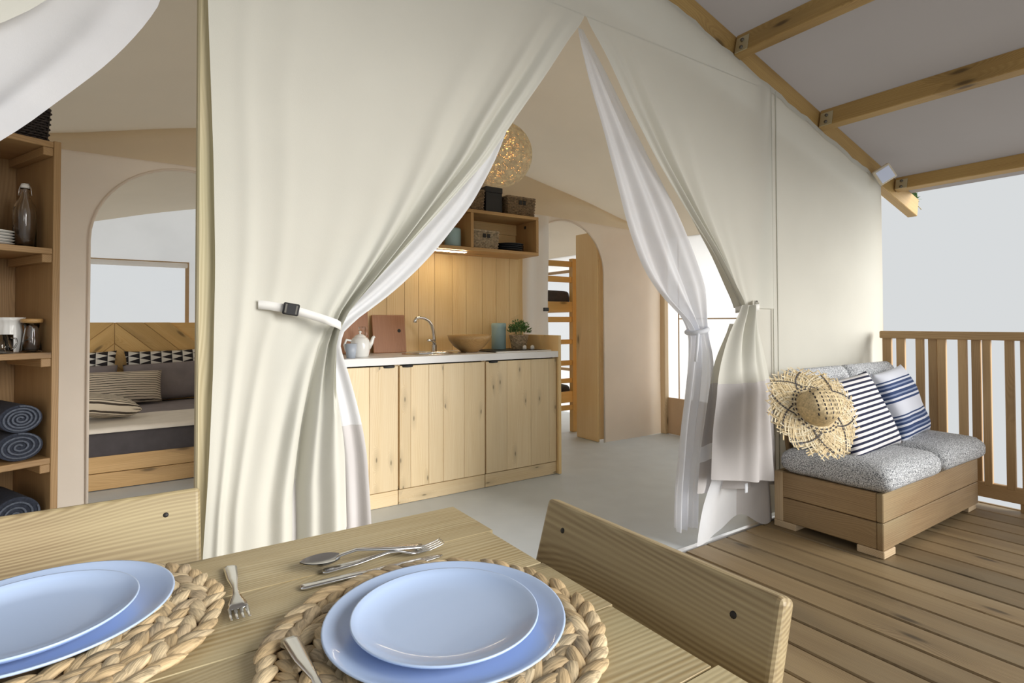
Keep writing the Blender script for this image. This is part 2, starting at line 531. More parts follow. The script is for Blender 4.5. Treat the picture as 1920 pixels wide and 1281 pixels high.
MAT = dict(
    deck=wood('deck_timber', (0.36, 0.265, 0.145), (0.21, 0.145, 0.075), 1.4, 0.8, 0.5, 0.5, (0.31, 0.245, 0.15)),
    table=wood('table_timber', (0.62, 0.53, 0.335), (0.40, 0.30, 0.15), 0.7, 0.9, 0.5, 0.12, (0.52, 0.46, 0.27)),
    chair=wood('chair_timber', (0.42, 0.335, 0.19), (0.23, 0.165, 0.085), 0.9, 1.3, 0.5, 0.1, (0.38, 0.33, 0.18), kscale=0.8),
    rafter=wood('rafter_timber', (0.52, 0.345, 0.125), (0.34, 0.20, 0.06), 0.7, 0.7, 0.5, 0.2),
    rail=wood('railing_timber', (0.58, 0.39, 0.20), (0.42, 0.26, 0.115), 0.5, 0.8, 0.55, 0.25),
    sofa=wood('sofa_timber', (0.42, 0.29, 0.15), (0.26, 0.165, 0.08), 0.6, 0.9, 0.55, 0.2, (0.38, 0.30, 0.17)),
    pale=wood('pale_offcut', (0.70, 0.55, 0.36), (0.55, 0.40, 0.24), 0.2, 0.8, 0.6, 0.1),
    post=wood('post_timber', (0.54, 0.47, 0.30), (0.38, 0.315, 0.18), 0.9, 0.8, 0.55, 0.15, (0.36, 0.34, 0.19)),
    spruce=wood('spruce_door', (0.86, 0.70, 0.46), (0.76, 0.57, 0.32), 0.55, 0.7, 0.4, 0.14, kscale=2.8),
    pine=wood('pine_panel', (0.88, 0.66, 0.35), (0.78, 0.52, 0.23), 0.4, 0.8, 0.42, 0.12),
    wardrobe=wood('wardrobe_ply', (0.90, 0.68, 0.38), (0.80, 0.55, 0.26), 0.4, 0.8, 0.42, 0.1),
    honey=wood('honey_pine', (0.86, 0.58, 0.24), (0.74, 0.44, 0.14), 0.4, 0.8, 0.42, 0.28),
    shelf_shaded=wood('shaded_shelf_pine', (0.44, 0.275, 0.125), (0.30, 0.17, 0.07), 0.5, 0.8, 0.5, 0.12),  # pine darkened: the shade inside the tall shelf is put into its colour
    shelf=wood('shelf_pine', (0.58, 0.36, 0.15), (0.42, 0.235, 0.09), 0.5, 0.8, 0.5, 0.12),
    bedside=wood('bed_pine', (0.64, 0.42, 0.20), (0.46, 0.28, 0.11), 0.6, 0.8, 0.5, 0.15),
    redwood=wood('red_board', (0.46, 0.22, 0.11), (0.34, 0.145, 0.065), 0.1, 0.6, 0.45, 0.2),
    bowl=wood('bamboo', (0.62, 0.40, 0.17), (0.44, 0.25, 0.09), 0.0, 0.8, 0.35, 0.05),
    canvas=cloth('cream_canvas', (0.735, 0.73, 0.665), 0.31, wrinkle=0.12, wscale=2.2, mottled=0.03),
    wallcanvas=cloth('cream_wall_canvas', (0.735, 0.73, 0.665), 0.31, wrinkle=0.12, wscale=2.2, mottled=0.03),
    band=cloth('greige_band', (0.585, 0.565, 0.565), 0.15, wrinkle=0.12, wscale=5.0),
    lining=cloth('white_flap', (0.84, 0.86, 0.90), 0.35, wrinkle=0.10, wscale=5.0),
    sheer=cloth('white_sheer', (0.88, 0.90, 0.95), 0.40, 0.10, wrinkle=0.10, wscale=5.0),
    inner=cloth('tan_inner_canvas', (0.90, 0.81, 0.71), 0.30, wrinkle=0.15, wscale=2.5),
    inner_dark=cloth('tan_valance', (0.84, 0.72, 0.54), 0.35, wrinkle=0.35, wscale=2.0),
    pale_in=cloth('pale_inner_canvas', (0.96, 0.95, 0.93), 0.72, wrinkle=0.12, wscale=2.5),
    ceiling=cloth('ceiling_lining', (0.72, 0.64, 0.52), 0.45, wrinkle=0.25, wscale=1.2),
    roof=cloth('grey_roof_sheet', (0.30, 0.275, 0.26), 0.30, wrinkle=0.03, wscale=1.0),
    tent_roof=cloth('tent_roof_sheet', (0.76, 0.75, 0.73), 0.55, wrinkle=0.03, wscale=1.0),
    skirt=cloth('beige_skirt', (0.66, 0.50, 0.34), 0.2, wrinkle=0.1),
    vinyl=plain('grey_vinyl', (0.58, 0.63, 0.67), 0.5, 0, 0.04, 6.0, 0.02),
    strip=plain('aluminium_strip', (0.75, 0.77, 0.80), 0.3, 0.8),
    steel=plain('brushed_steel', (0.72, 0.72, 0.72), 0.22, 1.0),
    chrome=plain('chrome', (0.80, 0.80, 0.80), 0.12, 1.0),
    zinc=plain('zinc_bracket', (0.62, 0.56, 0.38), 0.4, 0.7),
    bolt=plain('bolt_head', (0.20, 0.19, 0.17), 0.4, 0.9),
    screw=plain('dark_screw', (0.025, 0.022, 0.02), 0.6, 0.3),
    white_top=plain('white_laminate', (0.86, 0.86, 0.86), 0.35),
    plate=plain('glazed_plate', (0.46, 0.59, 0.84), 0.28, 0, 0, 1, 0, 0.3),
    porcelain=plain('white_porcelain', (0.84, 0.84, 0.82), 0.25, 0, 0, 1, 0, 0.3),
    black=plain('black_plastic', (0.018, 0.018, 0.02), 0.45),
    dark_plate=plain('charcoal_ceramic', (0.035, 0.038, 0.045), 0.4),
    teal=plain('pale_teal_tin', (0.36, 0.52, 0.54), 0.4),
    cup=plain('grey_blue_cup', (0.42, 0.47, 0.55), 0.4),
    wicker=plain('brown_wicker', (0.23, 0.155, 0.085), 0.7, 0, 0.5, 60.0),
    wicker_pale=plain('grey_wicker', (0.42, 0.33, 0.22), 0.7, 0, 0.45, 60.0),
    wicker_dark=plain('black_wicker', (0.028, 0.02, 0.018), 0.6, 0, 0.4, 60.0),
    rattan=plain('rattan', (0.88, 0.70, 0.45), 0.6, 0, 0.2, 40.0),
    seagrass=fibre('water_hyacinth', (0.50, 0.37, 0.21)),
    seagrass_b=fibre('water_hyacinth_pale', (0.58, 0.46, 0.29)),
    seagrass_c=fibre('water_hyacinth_grey', (0.43, 0.335, 0.215)),
    mat_base=plain('mat_underside', (0.20, 0.13, 0.07), 0.8),
    leaf=plain('green_leaf', (0.10, 0.20, 0.055), 0.55, 0, 0.4, 30.0),
    soil=plain('soil', (0.05, 0.035, 0.025), 0.9),
    tweed=tweed('grey_tweed', (0.09, 0.10, 0.115), (0.42, 0.435, 0.46), (0.80, 0.82, 0.85), 210.0),
    charcoal=plain('charcoal_cotton', (0.075, 0.066, 0.070), 0.9, 0, 0.1, 20, 0.05),
    grey_linen=plain('warm_grey_linen', (0.23, 0.20, 0.205), 0.9, 0, 0.08, 12, 0.1),
    throw=plain('cream_throw', (0.80, 0.74, 0.65), 0.9, 0, 0.04, 12, 0.1),
    denim=plain('dark_denim_towel', (0.030, 0.036, 0.055), 0.95, 0, 0.3, 120, 0.3),
    denim_edge=plain('grey_towel_edge', (0.10, 0.115, 0.15), 0.95, 0, 0.3, 120, 0.3),
    glass=glass('clear_glass'),
    straw=plain('straw', (0.66, 0.52, 0.30), 0.7, 0, 0.3, 90.0),
    straw_b=plain('pale_straw', (0.76, 0.66, 0.46), 0.7, 0, 0.2, 90.0),
    straw_dark=plain('black_straw', (0.03, 0.025, 0.03), 0.7),
    navy=striped('navy_fine_stripe', [(0.0, srgb(232, 230, 232)), (0.55, srgb(44, 48, 72))], 0.026, 1),
    cream_stripe=striped('cream_black_stripe', [(0.0, srgb(206, 192, 172)), (0.74, srgb(46, 40, 38))], 0.021, 1, 0.012),
    cream_stripe_b=striped('cream_black_fine_stripe', [(0.0, srgb(212, 200, 180)), (0.62, srgb(74, 66, 58))], 0.016, 1, 0.004),
    tri=triangles('black_white_triangles', 0.085),
    led=emit('warm_led', (1.0, 0.84, 0.58), 55.0),
    lens=emit('lamp_lens', (0.62, 0.68, 0.85), 0.1),
    lamp_body=plain('cream_lamp_body', (0.72, 0.64, 0.50), 0.5),
    pane=cloth('window_film', (0.95, 0.97, 1.0), 0.7, 0.80, wrinkle=0.05),
)
blue = srgb(58, 76, 118); pale_b = srgb(222, 226, 238); light_b = srgb(150, 162, 190)
MAT['blue'] = striped('blue_wide_stripe', [(0.0, pale_b), (0.34, blue), (0.40, pale_b), (0.46, blue), (0.52, light_b), (0.57, blue), (0.65, pale_b), (0.71, blue), (0.77, light_b), (0.82, blue), (0.88, pale_b), (0.93, blue), (0.97, pale_b)], 0.20, 1, 0.0, 0.05)
# ------------------------------------------------------------------ the setting
RIDGE_X, ROOF_Z, SLOPE = 1.584, 2.96, 0.258
FRONT = 1.79           # plane of the front canvas
PART = 3.77            # plane of the inner partition
BACK = 6.75
LEFT_X, RIGHT_X = -1.25, 4.40


def roof_z(x): return ROOF_Z - SLOPE * abs(x - RIDGE_X)
def canvas_top(x): return 2.835 - SLOPE * abs(x - RIDGE_X)


# deck: joists carry the planks
mb = MB()
for y in (-1.1, -0.4, 0.3, 1.0, 1.7):
    mb.box((-2.0, y - 0.03, -0.16), (4.25, y + 0.03, -0.032))
deck = mb.build('floor_deck', MAT['deck'])
tag(deck, 'brown timber deck of long boards in front of the tent', None, None, 'structure')
x = 2.505 - 0.16 * 28
while x < 4.25:
    w = min(0.152, 4.262 - x - 0.004)
    box('plank', (x + 0.004, -1.25, -0.030), (x + 0.004 + w, 1.765, 0.0), MAT['deck'], deck, 'y', 0.005)
    x += 0.16

fl = box('floor', (LEFT_X, 1.79, -0.05), (RIGHT_X, BACK, -0.002), MAT['vinyl'], None, 'x', 0.0)
tag(fl, 'smooth grey vinyl floor inside the tent', None, None, 'structure')
t1 = box('trim_1', (LEFT_X, 1.766, -0.03), (RIGHT_X, 1.792, 0.006), MAT['strip'], None, 'x', 0.002)
tag(t1, 'pale metal threshold strip between deck and grey floor', None, None, 'structure')


# roof sheet over deck and tent (thin solid sheet, two slopes)
def sheet(name, x_l, x_r, y0, y1, zf, mat, nx=24, ny=24, sag=0.0, th=0.006):
    rows = []
    for j in range(ny + 1):
        y = lerp(y0, y1, j / ny)
        row = []
        for i in range(nx + 1):
            x = lerp(x_l, x_r, i / nx)
            row.append((x, y, zf(x) + sag * noise.noise(Vector((x * 0.9, y * 0.9, 3.1)))))
        rows.append(row)
    return grid(name, rows, mat)


rf = sheet('ceiling', RIDGE_X, 4.92, -1.25, 1.90, roof_z, MAT['roof'], 4, 4)
tag(rf, 'grey sheet awning above the deck, slope over the sofa', None, None, 'structure')
rf2 = sheet('ceiling', -1.70, RIDGE_X, -1.25, 1.90, roof_z, MAT['roof'], 4, 4)
tag(rf2, 'grey sheet awning above the deck, slope over the table', None, None, 'structure')
for xa, xb in ((RIDGE_X, 4.92), (-1.70, RIDGE_X)):
    tag(sheet('roof', xa, xb, 1.90, 7.1, roof_z, MAT['tent_roof'], 4, 4), 'pale outer roof sheet of the tent', None, 'outer roof sheets', 'structure')


def lining_z(x): return 2.60 - 0.235 * math.sqrt((x - RIDGE_X) ** 2 + 0.02)


ln = sheet('ceiling_inner', LEFT_X, RIGHT_X, 1.86, BACK, lining_z, MAT['ceiling'], 60, 50, 0.035)
tag(ln, 'grey beige fabric ceiling lining inside the tent', None, None, 'structure')

# front canvas wall: triangular top and the closed panel beside the doorway
rows = []
NX = 60
for k in range(13):
    row = []
    for i in range(NX + 1):
        x = lerp(0.14, 4.385, i / NX)
        zt = canvas_top(x) + 0.006 * math.sin(x * 17) + 0.004 * math.sin(x * 41)
        z0 = 2.44 if x < 3.0 else min(2.44, zt - 0.03)
        z0 = min(z0, zt - 0.02)
        row.append((x, FRONT, lerp(zt, z0, k / 12)))
    rows.append(row)
wf = grid('wall_front', rows, MAT['wallcanvas'])
tag(wf, 'cream canvas gable wall of the tent above the doorway', None, None, 'structure')
rows = []
for k in range(41):
    row = []
    for i in range(41):
        x = lerp(2.80, 4.385, i / 40)
        zt = min(2.44, canvas_top(x) - 0.02) + 0.002
        zt = zt if x > 2.97 else min(zt, lerp(1.16, 2.0, max(0, (x - 2.80) / 0.17)))
        z = lerp(zt, 0.02, (k / 40))
        d = 0.006 * math.sin(x * 9 + z * 2.0) * math.sin(3.1 * k / 40) + 0.02 * noise.noise(Vector((x * 1.3, 0, z * 1.1))) * (k / 40) * min(1, (x - 2.80) * 5)
        if x < 3.0: d = 0.012
        row.append((x, FRONT + 0.004 + d * 0.6, z))
    rows.append(row)
wfr = grid('wall_front', rows, MAT['wallcanvas'])
tag(wfr, 'closed cream canvas panel behind the garden sofa', None, None, 'structure')
for x in (3.0, 3.045):
    s = box('seam', (x, FRONT - 0.003, 0.03), (x + 0.006, FRONT + 0.003, canvas_top(x) - 0.01), MAT['canvas'], wfr, 'z', 0.001)

# outer walls of the tent
def canvas_wall(name, pts_fn, mat, label, nu=30, nv=16, midx=None):
    rows = [[pts_fn(i / nu, k / nv) for i in range(nu + 1)] for k in range(nv + 1)]
    o = grid(name, rows, mat, None, None, midx)
    return tag(o, label, None, None, 'structure')


def wav(a, b): return 0.012 * noise.noise(Vector((a * 2.0, b * 1.6, 0.4)))


def framed_wall(name, plane, c, u0, u1, ztop, holes, mat, label):
    """upright canvas wall with rectangular openings; plane 'x' or 'y'"""
    us = sorted({u0, u1, *[h[0] for h in holes], *[h[1] for h in holes], *[lerp(u0, u1, i / 20) for i in range(21)]})
    ts = sorted({0.0, 1.0, *[i / 16 for i in range(17)]})
    zs = sorted({*[h[2] for h in holes], *[h[3] for h in holes]})
    v, f = [], []
    cols = []
    for u in us:
        zt = ztop(u)
        lv = sorted({0.0, *zs, *[i * 0.2 for i in range(1, 9)]})
        lv = [z for z in lv if z < zt - 0.05] + [zt]
        cols.append(lv)
    n = min(len(c_) for c_ in cols)
    cols = [c_[:n - 1] + [c_[-1]] for c_ in cols]
    for u, lv in zip(us, cols):
        for z in lv:
            q = c + wav(u, z)
            v.append((q, u, z) if plane == 'x' else (u, q, z))
    for i in range(len(us) - 1):
        um = (us[i] + us[i + 1]) / 2
        for k in range(n - 1):
            zm = (cols[i][k] + cols[i][k + 1]) / 2
            if any(h[0] < um < h[1] and h[2] < zm < h[3] for h in holes): continue
            f.append((i * n + k, (i + 1) * n + k, (i + 1) * n + k + 1, i * n + k + 1))
    o = pydata(name, v, f, mat)
    return tag(o, label, None, None, 'structure')


W_BACK = [(-0.95, 0.36, 0.95, 1.72)]
W_RIGHT = [(5.05, 6.45, 0.55, 1.72)]
framed_wall('wall_back', 'y', BACK, LEFT_X, RIGHT_X, lambda u: lining_z(u) + 0.05, W_BACK, MAT['pale_in'], 'pale canvas back wall with a window behind the bed')
wr = framed_wall('wall_right', 'x', RIGHT_X - 0.02, 1.80, BACK, lambda u: 2.02, W_RIGHT, MAT['pale_in'], 'pale sunlit canvas side wall right of the doorway')
framed_wall('wall_left', 'x', LEFT_X + 0.02, 1.80, BACK, lambda u: 2.02, [], MAT['pale_in'], 'pale canvas side wall behind the open shelf')
wm = framed_wall('wall_middle', 'y', 0, 0, 0.01, lambda u: 2.3, [], MAT['inner'], 'x') if False else None
rows = [[(1.95 + wav(y, z), y, z * (lining_z(1.95) + 0.03)) for y in [lerp(PART, BACK, i / 12) for i in range(13)]] for z in [k / 8 for k in range(9)]]
tag(grid('wall_between', rows, MAT['pale_in']), 'canvas wall dividing the two sleeping cabins', None, None, 'structure')
# beige skirt along the side wall and its window seams
sk = box('baseboard_right', (RIGHT_X - 0.045, 1.95, 0.0), (RIGHT_X - 0.036, 3.74, 0.36), MAT['skirt'], None, 'y', 0.002)
tag(sk, 'beige canvas skirt at the foot of the side wall', None, None, 'structure')
for lo, hi, a in (((RIGHT_X - 0.040, 3.575, 0.36), (RIGHT_X - 0.034, 3.587, 1.95), 'z'), ((RIGHT_X - 0.040, 1.95, 1.135), (RIGHT_X - 0.034, 3.575, 1.147), 'y')):
    box('seam', lo, hi, MAT['skirt'], wr, a, 0.001)

# windows: frame tape and clear film
def window(name, plane, c, h, label):
    u0, u1, z0, z1 = h
    fr = MB()
    t, d = 0.035, 0.012
    for lo, hi in (((u0 - t, z0 - t), (u1 + t, z0)), ((u0 - t, z1), (u1 + t, z1 + t)), ((u0 - t, z0), (u0, z1)), ((u1, z0), (u1 + t, z1))):
        if plane == 'y': fr.box((lo[0], c - d, lo[1]), (hi[0], c + d, hi[1]))
        else: fr.box((c - d, lo[0], lo[1]), (c + d, hi[0], hi[1]))
    o = fr.build(name, MAT['skirt'])
    tag(o, label, None, None, 'structure')
    if plane == 'y':
        pydata('pane', [(u0, c, z0), (u1, c, z0), (u1, c, z1), (u0, c, z1)], [(0, 1, 2, 3)], MAT['pane'], o)
        box('blind_roll', (u0 - 0.02, c - 0.05, z1 - 0.03), (u1 + 0.02, c - 0.014, z1 + 0.02), MAT['pale_in'], o, 'x', 0.012, None, 2)
    else:
        pydata('pane', [(c, u0, z0), (c, u1, z0), (c, u1, z1), (c, u0, z1)], [(0, 1, 2, 3)], MAT['pane'], o)
    return o


window('window_1', 'y', BACK - 0.03, W_BACK[0], 'bright cabin window with a rolled blind above the headboard')
window('window_2', 'x', RIGHT_X - 0.05, W_RIGHT[0], 'bright cabin window beside the bunk bed')


# partition with two arched doorways
def arch_wall(name, x0, x1, arches, y, mat, label):
    """arches: (cx, r, spring)"""
    def inside(x, z):
        for cx, r, sp in arches:
            if abs(x - cx) < r and (z < sp or (x - cx) ** 2 + (z - sp) ** 2 < r * r): return True
        return False
    v, f = [], []

    def quad(a, b, c, d):
        n = len(v); v.extend([a, b, c, d]); f.append((n, n + 1, n + 2, n + 3))
    top = lambda q: lining_z(q) + 0.03
    xs = {x0, x1}
    for i in range(49): xs.add(lerp(x0, x1, i / 48))
    for cx, r, sp in arches:
        for k in range(25): xs.add(cx - r * math.cos(math.pi * k / 24))
    xs = sorted(q for q in xs if x0 <= q <= x1)
    for a, b in zip(xs, xs[1:]):
        m = (a + b) / 2
        za = zb = 0.0
        for cx, r, sp in arches:
            if abs(m - cx) < r:
                za = sp + math.sqrt(max(0, r * r - (a - cx) ** 2))
                zb = sp + math.sqrt(max(0, r * r - (b - cx) ** 2))
        nz = 8
        for k in range(nz):
            p = lambda q, z_, t: (q, y + wav(q, lerp(z_, top(q), t)) * 0.8, lerp(z_, top(q), t))
            quad(p(a, za, k / nz), p(b, zb, k / nz), p(b, zb, (k + 1) / nz), p(a, za, (k + 1) / nz))
    me = bpy.data.meshes.new(name)
    me.from_pydata(v, [], f)
    bm = bmesh.new(); bm.from_mesh(me)
    bmesh.ops.remove_doubles(bm, verts=bm.verts, dist=0.0005)
    bm.to_mesh(me); bm.free()
    o = mesh_obj(name, me, mat, None, None, True)
    tag(o, label, None, None, 'structure')
    for cx, r, sp in arches:        # piped edge of each opening
        path = [(cx - r, y - 0.004, 0.0)] + [(cx - r * math.cos(math.pi * k / 24), y - 0.004, sp + r * math.sin(math.pi * k / 24)) for k in range(25)] + [(cx + r, y - 0.004, 0.0)]
        path = [p for p in path if x0 <= p[0] <= x1 + 0.01]
        tube('piping', path, 0.008, mat, o, None, 6)
    return o


arch_wall('wall_partition', LEFT_X, 4.33, [(0.20, 0.45, 1.565), (3.09, 0.455, 1.555)], PART, MAT['inner'], 'tan inner canvas wall with arched doorways to the cabins')
# valance: the loose upper strip of the partition
rows = []
for k in range(13):
    row = []
    for i in range(81):
        x = lerp(-1.2, 4.3, i / 80)
        zb = 2.04 if x < 1.5 else 2.035 - 0.03 * (x - 2.6)
        zt = lining_z(x) + 0.02
        t = k / 12
        z = lerp(zt, zb, t)
        y = PART - 0.02 - 0.05 * math.sin(math.pi * t) * (0.6 + 0.8 * noise.noise(Vector((x * 1.7, t, 0)))) - 0.02 * math.sin(x * 6 + 4 * t) * math.sin(math.pi * t)
        row.append((x, y, z))
    rows.append(row)
vl = grid('trim_2', rows, MAT['inner_dark'])
tag(vl, 'tan fabric valance gathered along the top of the partition', None, None, 'structure')
# hanging door flap beside the right-hand arch
rows = []
for k in range(21):
    row = []
    for i in range(13):
        u = i / 12
        row.append((lerp(2.60, 2.875, u) + 0.004 * math.sin(k * 0.7), PART - 0.035 - 0.012 * math.sin(u * 9 + k * 0.12), lerp(2.02, 0.01, k / 20)))
    rows.append(row)
flap = grid('door_flap', rows, MAT['pale_in'])
tag(flap, 'pale canvas door flap hanging beside the kitchen shelf', 'door flap')
box('toggle', (2.80, PART - 0.075, 1.205), (2.85, PART - 0.055, 1.235), MAT['black'], flap, 'x', 0.003)
# ------------------------------------------------------------------ timber frame
def slope_pt(x, drop, y): return (x, y, roof_z(x) - drop)


cs = 1 / math.sqrt(1 + SLOPE ** 2)
# rafter: top face lies under the roof sheet
p, q = Vector(slope_pt(RIDGE_X, 0.078, 1.828)), Vector(slope_pt(5.02, 0.078, 1.828))
up = Vector((SLOPE, 0, 1)).normalized()
r = bar('rafter', p, q, 0.066, 0.14, MAT['rafter'], None, up, 0.004)
tag(r, 'long yellow timber rafter sloping along the top of the cream wall', 'rafter')

PUR = [(2.707, 'timber purlin bolted nearest the ridge, highest in view'), (3.581, 'timber purlin in the middle of the three under the awning'), (4.64, 'timber purlin lowest under the awning edge beside the small lamp')]
bolt_me = None
for xp, lab in PUR:
    t = thing('purlin', lab, 'purlin', (xp, 1.82, roof_z(xp) - 0.12), 0, 'purlins under the grey awning')
    hp = 0.118 if xp < 4 else 0.095
    c = Vector((xp, 0, roof_z(xp))) - up * (0.007 + hp / 2)
    bar('beam', (c.x, 1.79, c.z), (c.x, -1.25, c.z), 0.058, hp, MAT['rafter'], t, up, 0.004)
    side = Vector((-1, 0, SLOPE)).normalized()
    R = Matrix((Vector((0, 1, 0)), up.cross(Vector((0, 1, 0))).normalized() * 1.0, up)).transposed()
    pc = c + side * 0.031 - up * 0.012
    br = obox('bracket', (pc.x, 1.745, pc.z), (0.075, 0.004, hp * 0.75), R, MAT['zinc'], t, 0.001)
    for dz in (-0.022, 0.022):
        bc = pc + side * 0.004 + up * dz
        mw = Matrix.Translation((bc.x, 1.745, bc.z)) @ side.to_track_quat('Z', 'Y').to_matrix().to_4x4()
        lathe('bolt', [(0.0, 0.006), (0.008, 0.006), (0.010, 0.003), (0.010, -0.003)], MAT['bolt'], br, mw, 10)

pl = thing('tent_post', 'rough greenish timber post between the two door openings', 'post', (0.158, 1.85, 0))
box('timber', (0.126, 1.815, 0.0), (0.192, 1.885, 2.50), MAT['post'], pl, 'z', 0.005)
pr = box('tent_post', (4.315, PART - 0.055, 0.0), (4.372, PART + 0.01, 2.02), MAT['pale'], None, 'z', 0.004)
tag(pr, 'pale grey timber post at the end of the tan partition', 'post')
pc_ = box('tent_post', (4.362, 1.80, 0.0), (4.405, 1.86, 2.10), MAT['rafter'], None, 'z', 0.003)
tag(pc_, 'narrow timber post at the outer corner of the cream wall', 'post')
pd_ = box('tent_post', (2.885, 1.825, 0.0), (2.955, 1.895, 2.45), MAT['rail'], None, 'z', 0.004)
tag(pd_, 'brown timber post behind the tied canvas door beside the sofa', 'post')

# small square floodlight at the end of the rafter
fl_ = thing('floodlight', 'small square cream floodlight at the corner of rafter and lowest purlin', 'lamp', (4.22, 1.71, 2.11))
aim = Vector((-0.72, -0.62, -0.30)).normalized()
Rm = aim.to_track_quat('Z', 'Y').to_matrix().to_4x4() @ Matrix.Rotation(math.radians(34), 4, 'Z')
M0 = Matrix.Translation((4.25, 1.715, 2.128)) @ Rm
mesh_obj('housing', box_mesh(0.112, 0.112, 0.035, MAT['lamp_body'], 0.008, 2), MAT['lamp_body'], fl_, M0)
mesh_obj('lens', box_mesh(0.088, 0.088, 0.006, MAT['lens'], 0.003), MAT['lens'], fl_, M0 @ Matrix.Translation((0, 0, 0.017)))
bar('bracket', (4.26, 1.73, 2.128), (4.32, 1.80, 2.17), 0.02, 0.02, MAT['lamp_body'], fl_)

# railing
rl = thing('railing', 'brown timber railing with upright balusters at the deck edge', 'railing', (4.24, 0.3, 0))
RY0 = -1.20
box('top_rail', (4.205, RY0, 0.995), (4.275, 1.745, 1.045), MAT['rail'], rl, 'y', 0.006)
box('bottom_rail', (4.222, RY0, 0.048), (4.258, 1.735, 0.138), MAT['rail'], rl, 'y', 0.004)
bal = [(1.712, 0.055), (1.624, 0.05), (1.515, 0.045), (1.448, 0.05), (1.396, 0.046), (1.289, 0.045), (1.226, 0.046), (1.171, 0.040), (1.066, 0.042), (1.000, 0.042)]
yy = 0.92
while yy > RY0:
    bal.append((yy, 0.044)); bal.append((yy - 0.065, 0.044)); yy -= 0.20
for i, (by, bw) in enumerate(bal):
    xx = 4.232 if i % 3 else 4.248
    box('baluster', (xx - 0.012, by - bw / 2, 0.12), (xx + 0.012, by + bw / 2, 0.998), MAT['rail'], rl, 'z', 0.003)
for py in (1.0, -0.6):
    box('railing_foot', (4.23, py - 0.03, -0.13), (4.262, py + 0.03, 0.06), MAT['rail'], rl, 'z', 0.003)
bx_ = box('edge_board', (4.262, RY0, -0.15), (4.285, 1.76, 0.004), MAT['deck'], deck, 'y', 0.004)

# leafy twig outside, just behind the rafter end
tw = thing('leafy_twig', 'small green leafy twig behind the end of the rafter', 'plant', (5.617, 2.05, 2.160))
TX, TZ = 5.617, 2.160
tube('stem', [(TX - 0.06, 2.06, TZ + 0.03), (TX, 2.05, TZ + 0.005), (TX + 0.07, 2.04, TZ - 0.02), (TX + 0.10, 2.02, TZ - 0.06)], 0.004, MAT['post'], tw, None, 6)
mb = MB()
rr = random.Random(3)
TZ += 0.035
for k in range(34):
    q = rr.random()
    c = Vector((TX + lerp(-0.06, 0.08, q), 2.05 + rr.uniform(-.03, .03), TZ + lerp(0.03, -0.025, q) + rr.uniform(-.015, .02)))
    a = Vector((rr.uniform(-1, 1), rr.uniform(-1, 1), rr.uniform(-.4, .8))).normalized() * 0.028
    b = a.cross(Vector((rr.uniform(-1, 1), rr.uniform(-1, 1), 1))).normalized() * 0.014
    mb.add([c - a, c + b, c + a, c - b], [(0, 1, 2, 3)])
tag(mb.build('foliage', MAT['leaf'], tw), None, None, None, 'stuff')
# ------------------------------------------------------------------ door curtains
def drape(name, zs, edge_fn, fixed_fn, y0, fold, mat, parent, nu=120, gather=None, midx=None, z_of=None):
    """cloth between a fixed line (u = 0) and a free edge (u = 1); fold(u, z) moves it towards the deck"""
    rows = []
    for z in zs:
        row = []
        a, b = fixed_fn(z), edge_fn(z)
        g = gather(z) if gather else 0.0
        for j in range(nu + 1):
            u = j / nu
            h = lerp(u, 1 - (1 - u) ** 2.4, g)
            zz = z_of(u, z) if z_of else z
            xx = a + (b - a) * h
            row.append((xx, y0 - fold(u, z), min(zz, canvas_top(xx) - 0.012)))
        rows.append(row)
    return grid(name, rows, mat, parent, None, midx)


def zlist(z1, z0, n): return [lerp(z1, z0, i / n) for i in range(n + 1)]


def bumps(u, terms):
    return sum(a * math.exp(-((u - c) / w) ** 2) for c, w, a in terms)


L_EDGE = [(2.45, 1.594), (2.429, 1.584), (2.329, 1.503), (2.117, 1.359), (1.935, 1.226), (1.734, 1.085), (1.504, 0.876), (1.283, 0.670), (1.146, 0.543), (1.09, 0.508), (0.949, 0.507), (0.777, 0.519), (0.605, 0.532), (0.48, 0.538), (0.0, 0.545)]
L_FIX = [(2.45, 0.140), (2.042, 0.147), (1.582, 0.164), (1.274, 0.170), (0.967, 0.166), (0.665, 0.155), (0.449, 0.143), (0.0, 0.125)]


def fold_left(u, z):
    if z > 1.11:
        t = max(0.0, (2.44 - z) / 1.33)
        a = t ** 0.8
        f = bumps(u, [(0.995, 0.012, 0.020), (0.960, 0.016, 0.042), (0.925, 0.012, -0.034), (0.882, 0.022, 0.055), (0.81, 0.028, -0.020), (0.73, 0.04, 0.022)]) * a
        f += bumps(u, [(0.60, 0.06, 0.012), (0.42, 0.06, 0.008)]) * t ** 2
        f += 0.002 * a * math.sin(u * 23 + z * 1.5)
        f += bumps(u, [(0.09, 0.025, 0.009), (0.20, 0.03, 0.006)]) * (0.35 + 0.6 * t)
        return f
    t = (1.11 - z) / 1.11
    s = min(1, t * 3.5)
    g = bumps(u, [(0.995, 0.012, 0.020), (0.960, 0.016, 0.042), (0.925, 0.012, -0.034), (0.882, 0.022, 0.055), (0.81, 0.028, -0.020), (0.73, 0.04, 0.022), (0.60, 0.06, 0.012), (0.42, 0.06, 0.008)]) + 0.002 * math.sin(u * 23 + 1.11 * 1.5)
    h = bumps(u, [(0.90, 0.09, 0.075), (0.74, 0.05, 0.030), (0.645, 0.035, -0.045), (0.53, 0.06, 0.030), (0.43, 0.05, -0.006), (0.33, 0.07, 0.012)]) + 0.003 * math.sin(u * 31 + z * 2)
    k = bumps(u, [(0.09, 0.025, 0.009), (0.20, 0.03, 0.006)]) * (0.95 + 1.2 * t)
    return lerp(g, h, s) + k


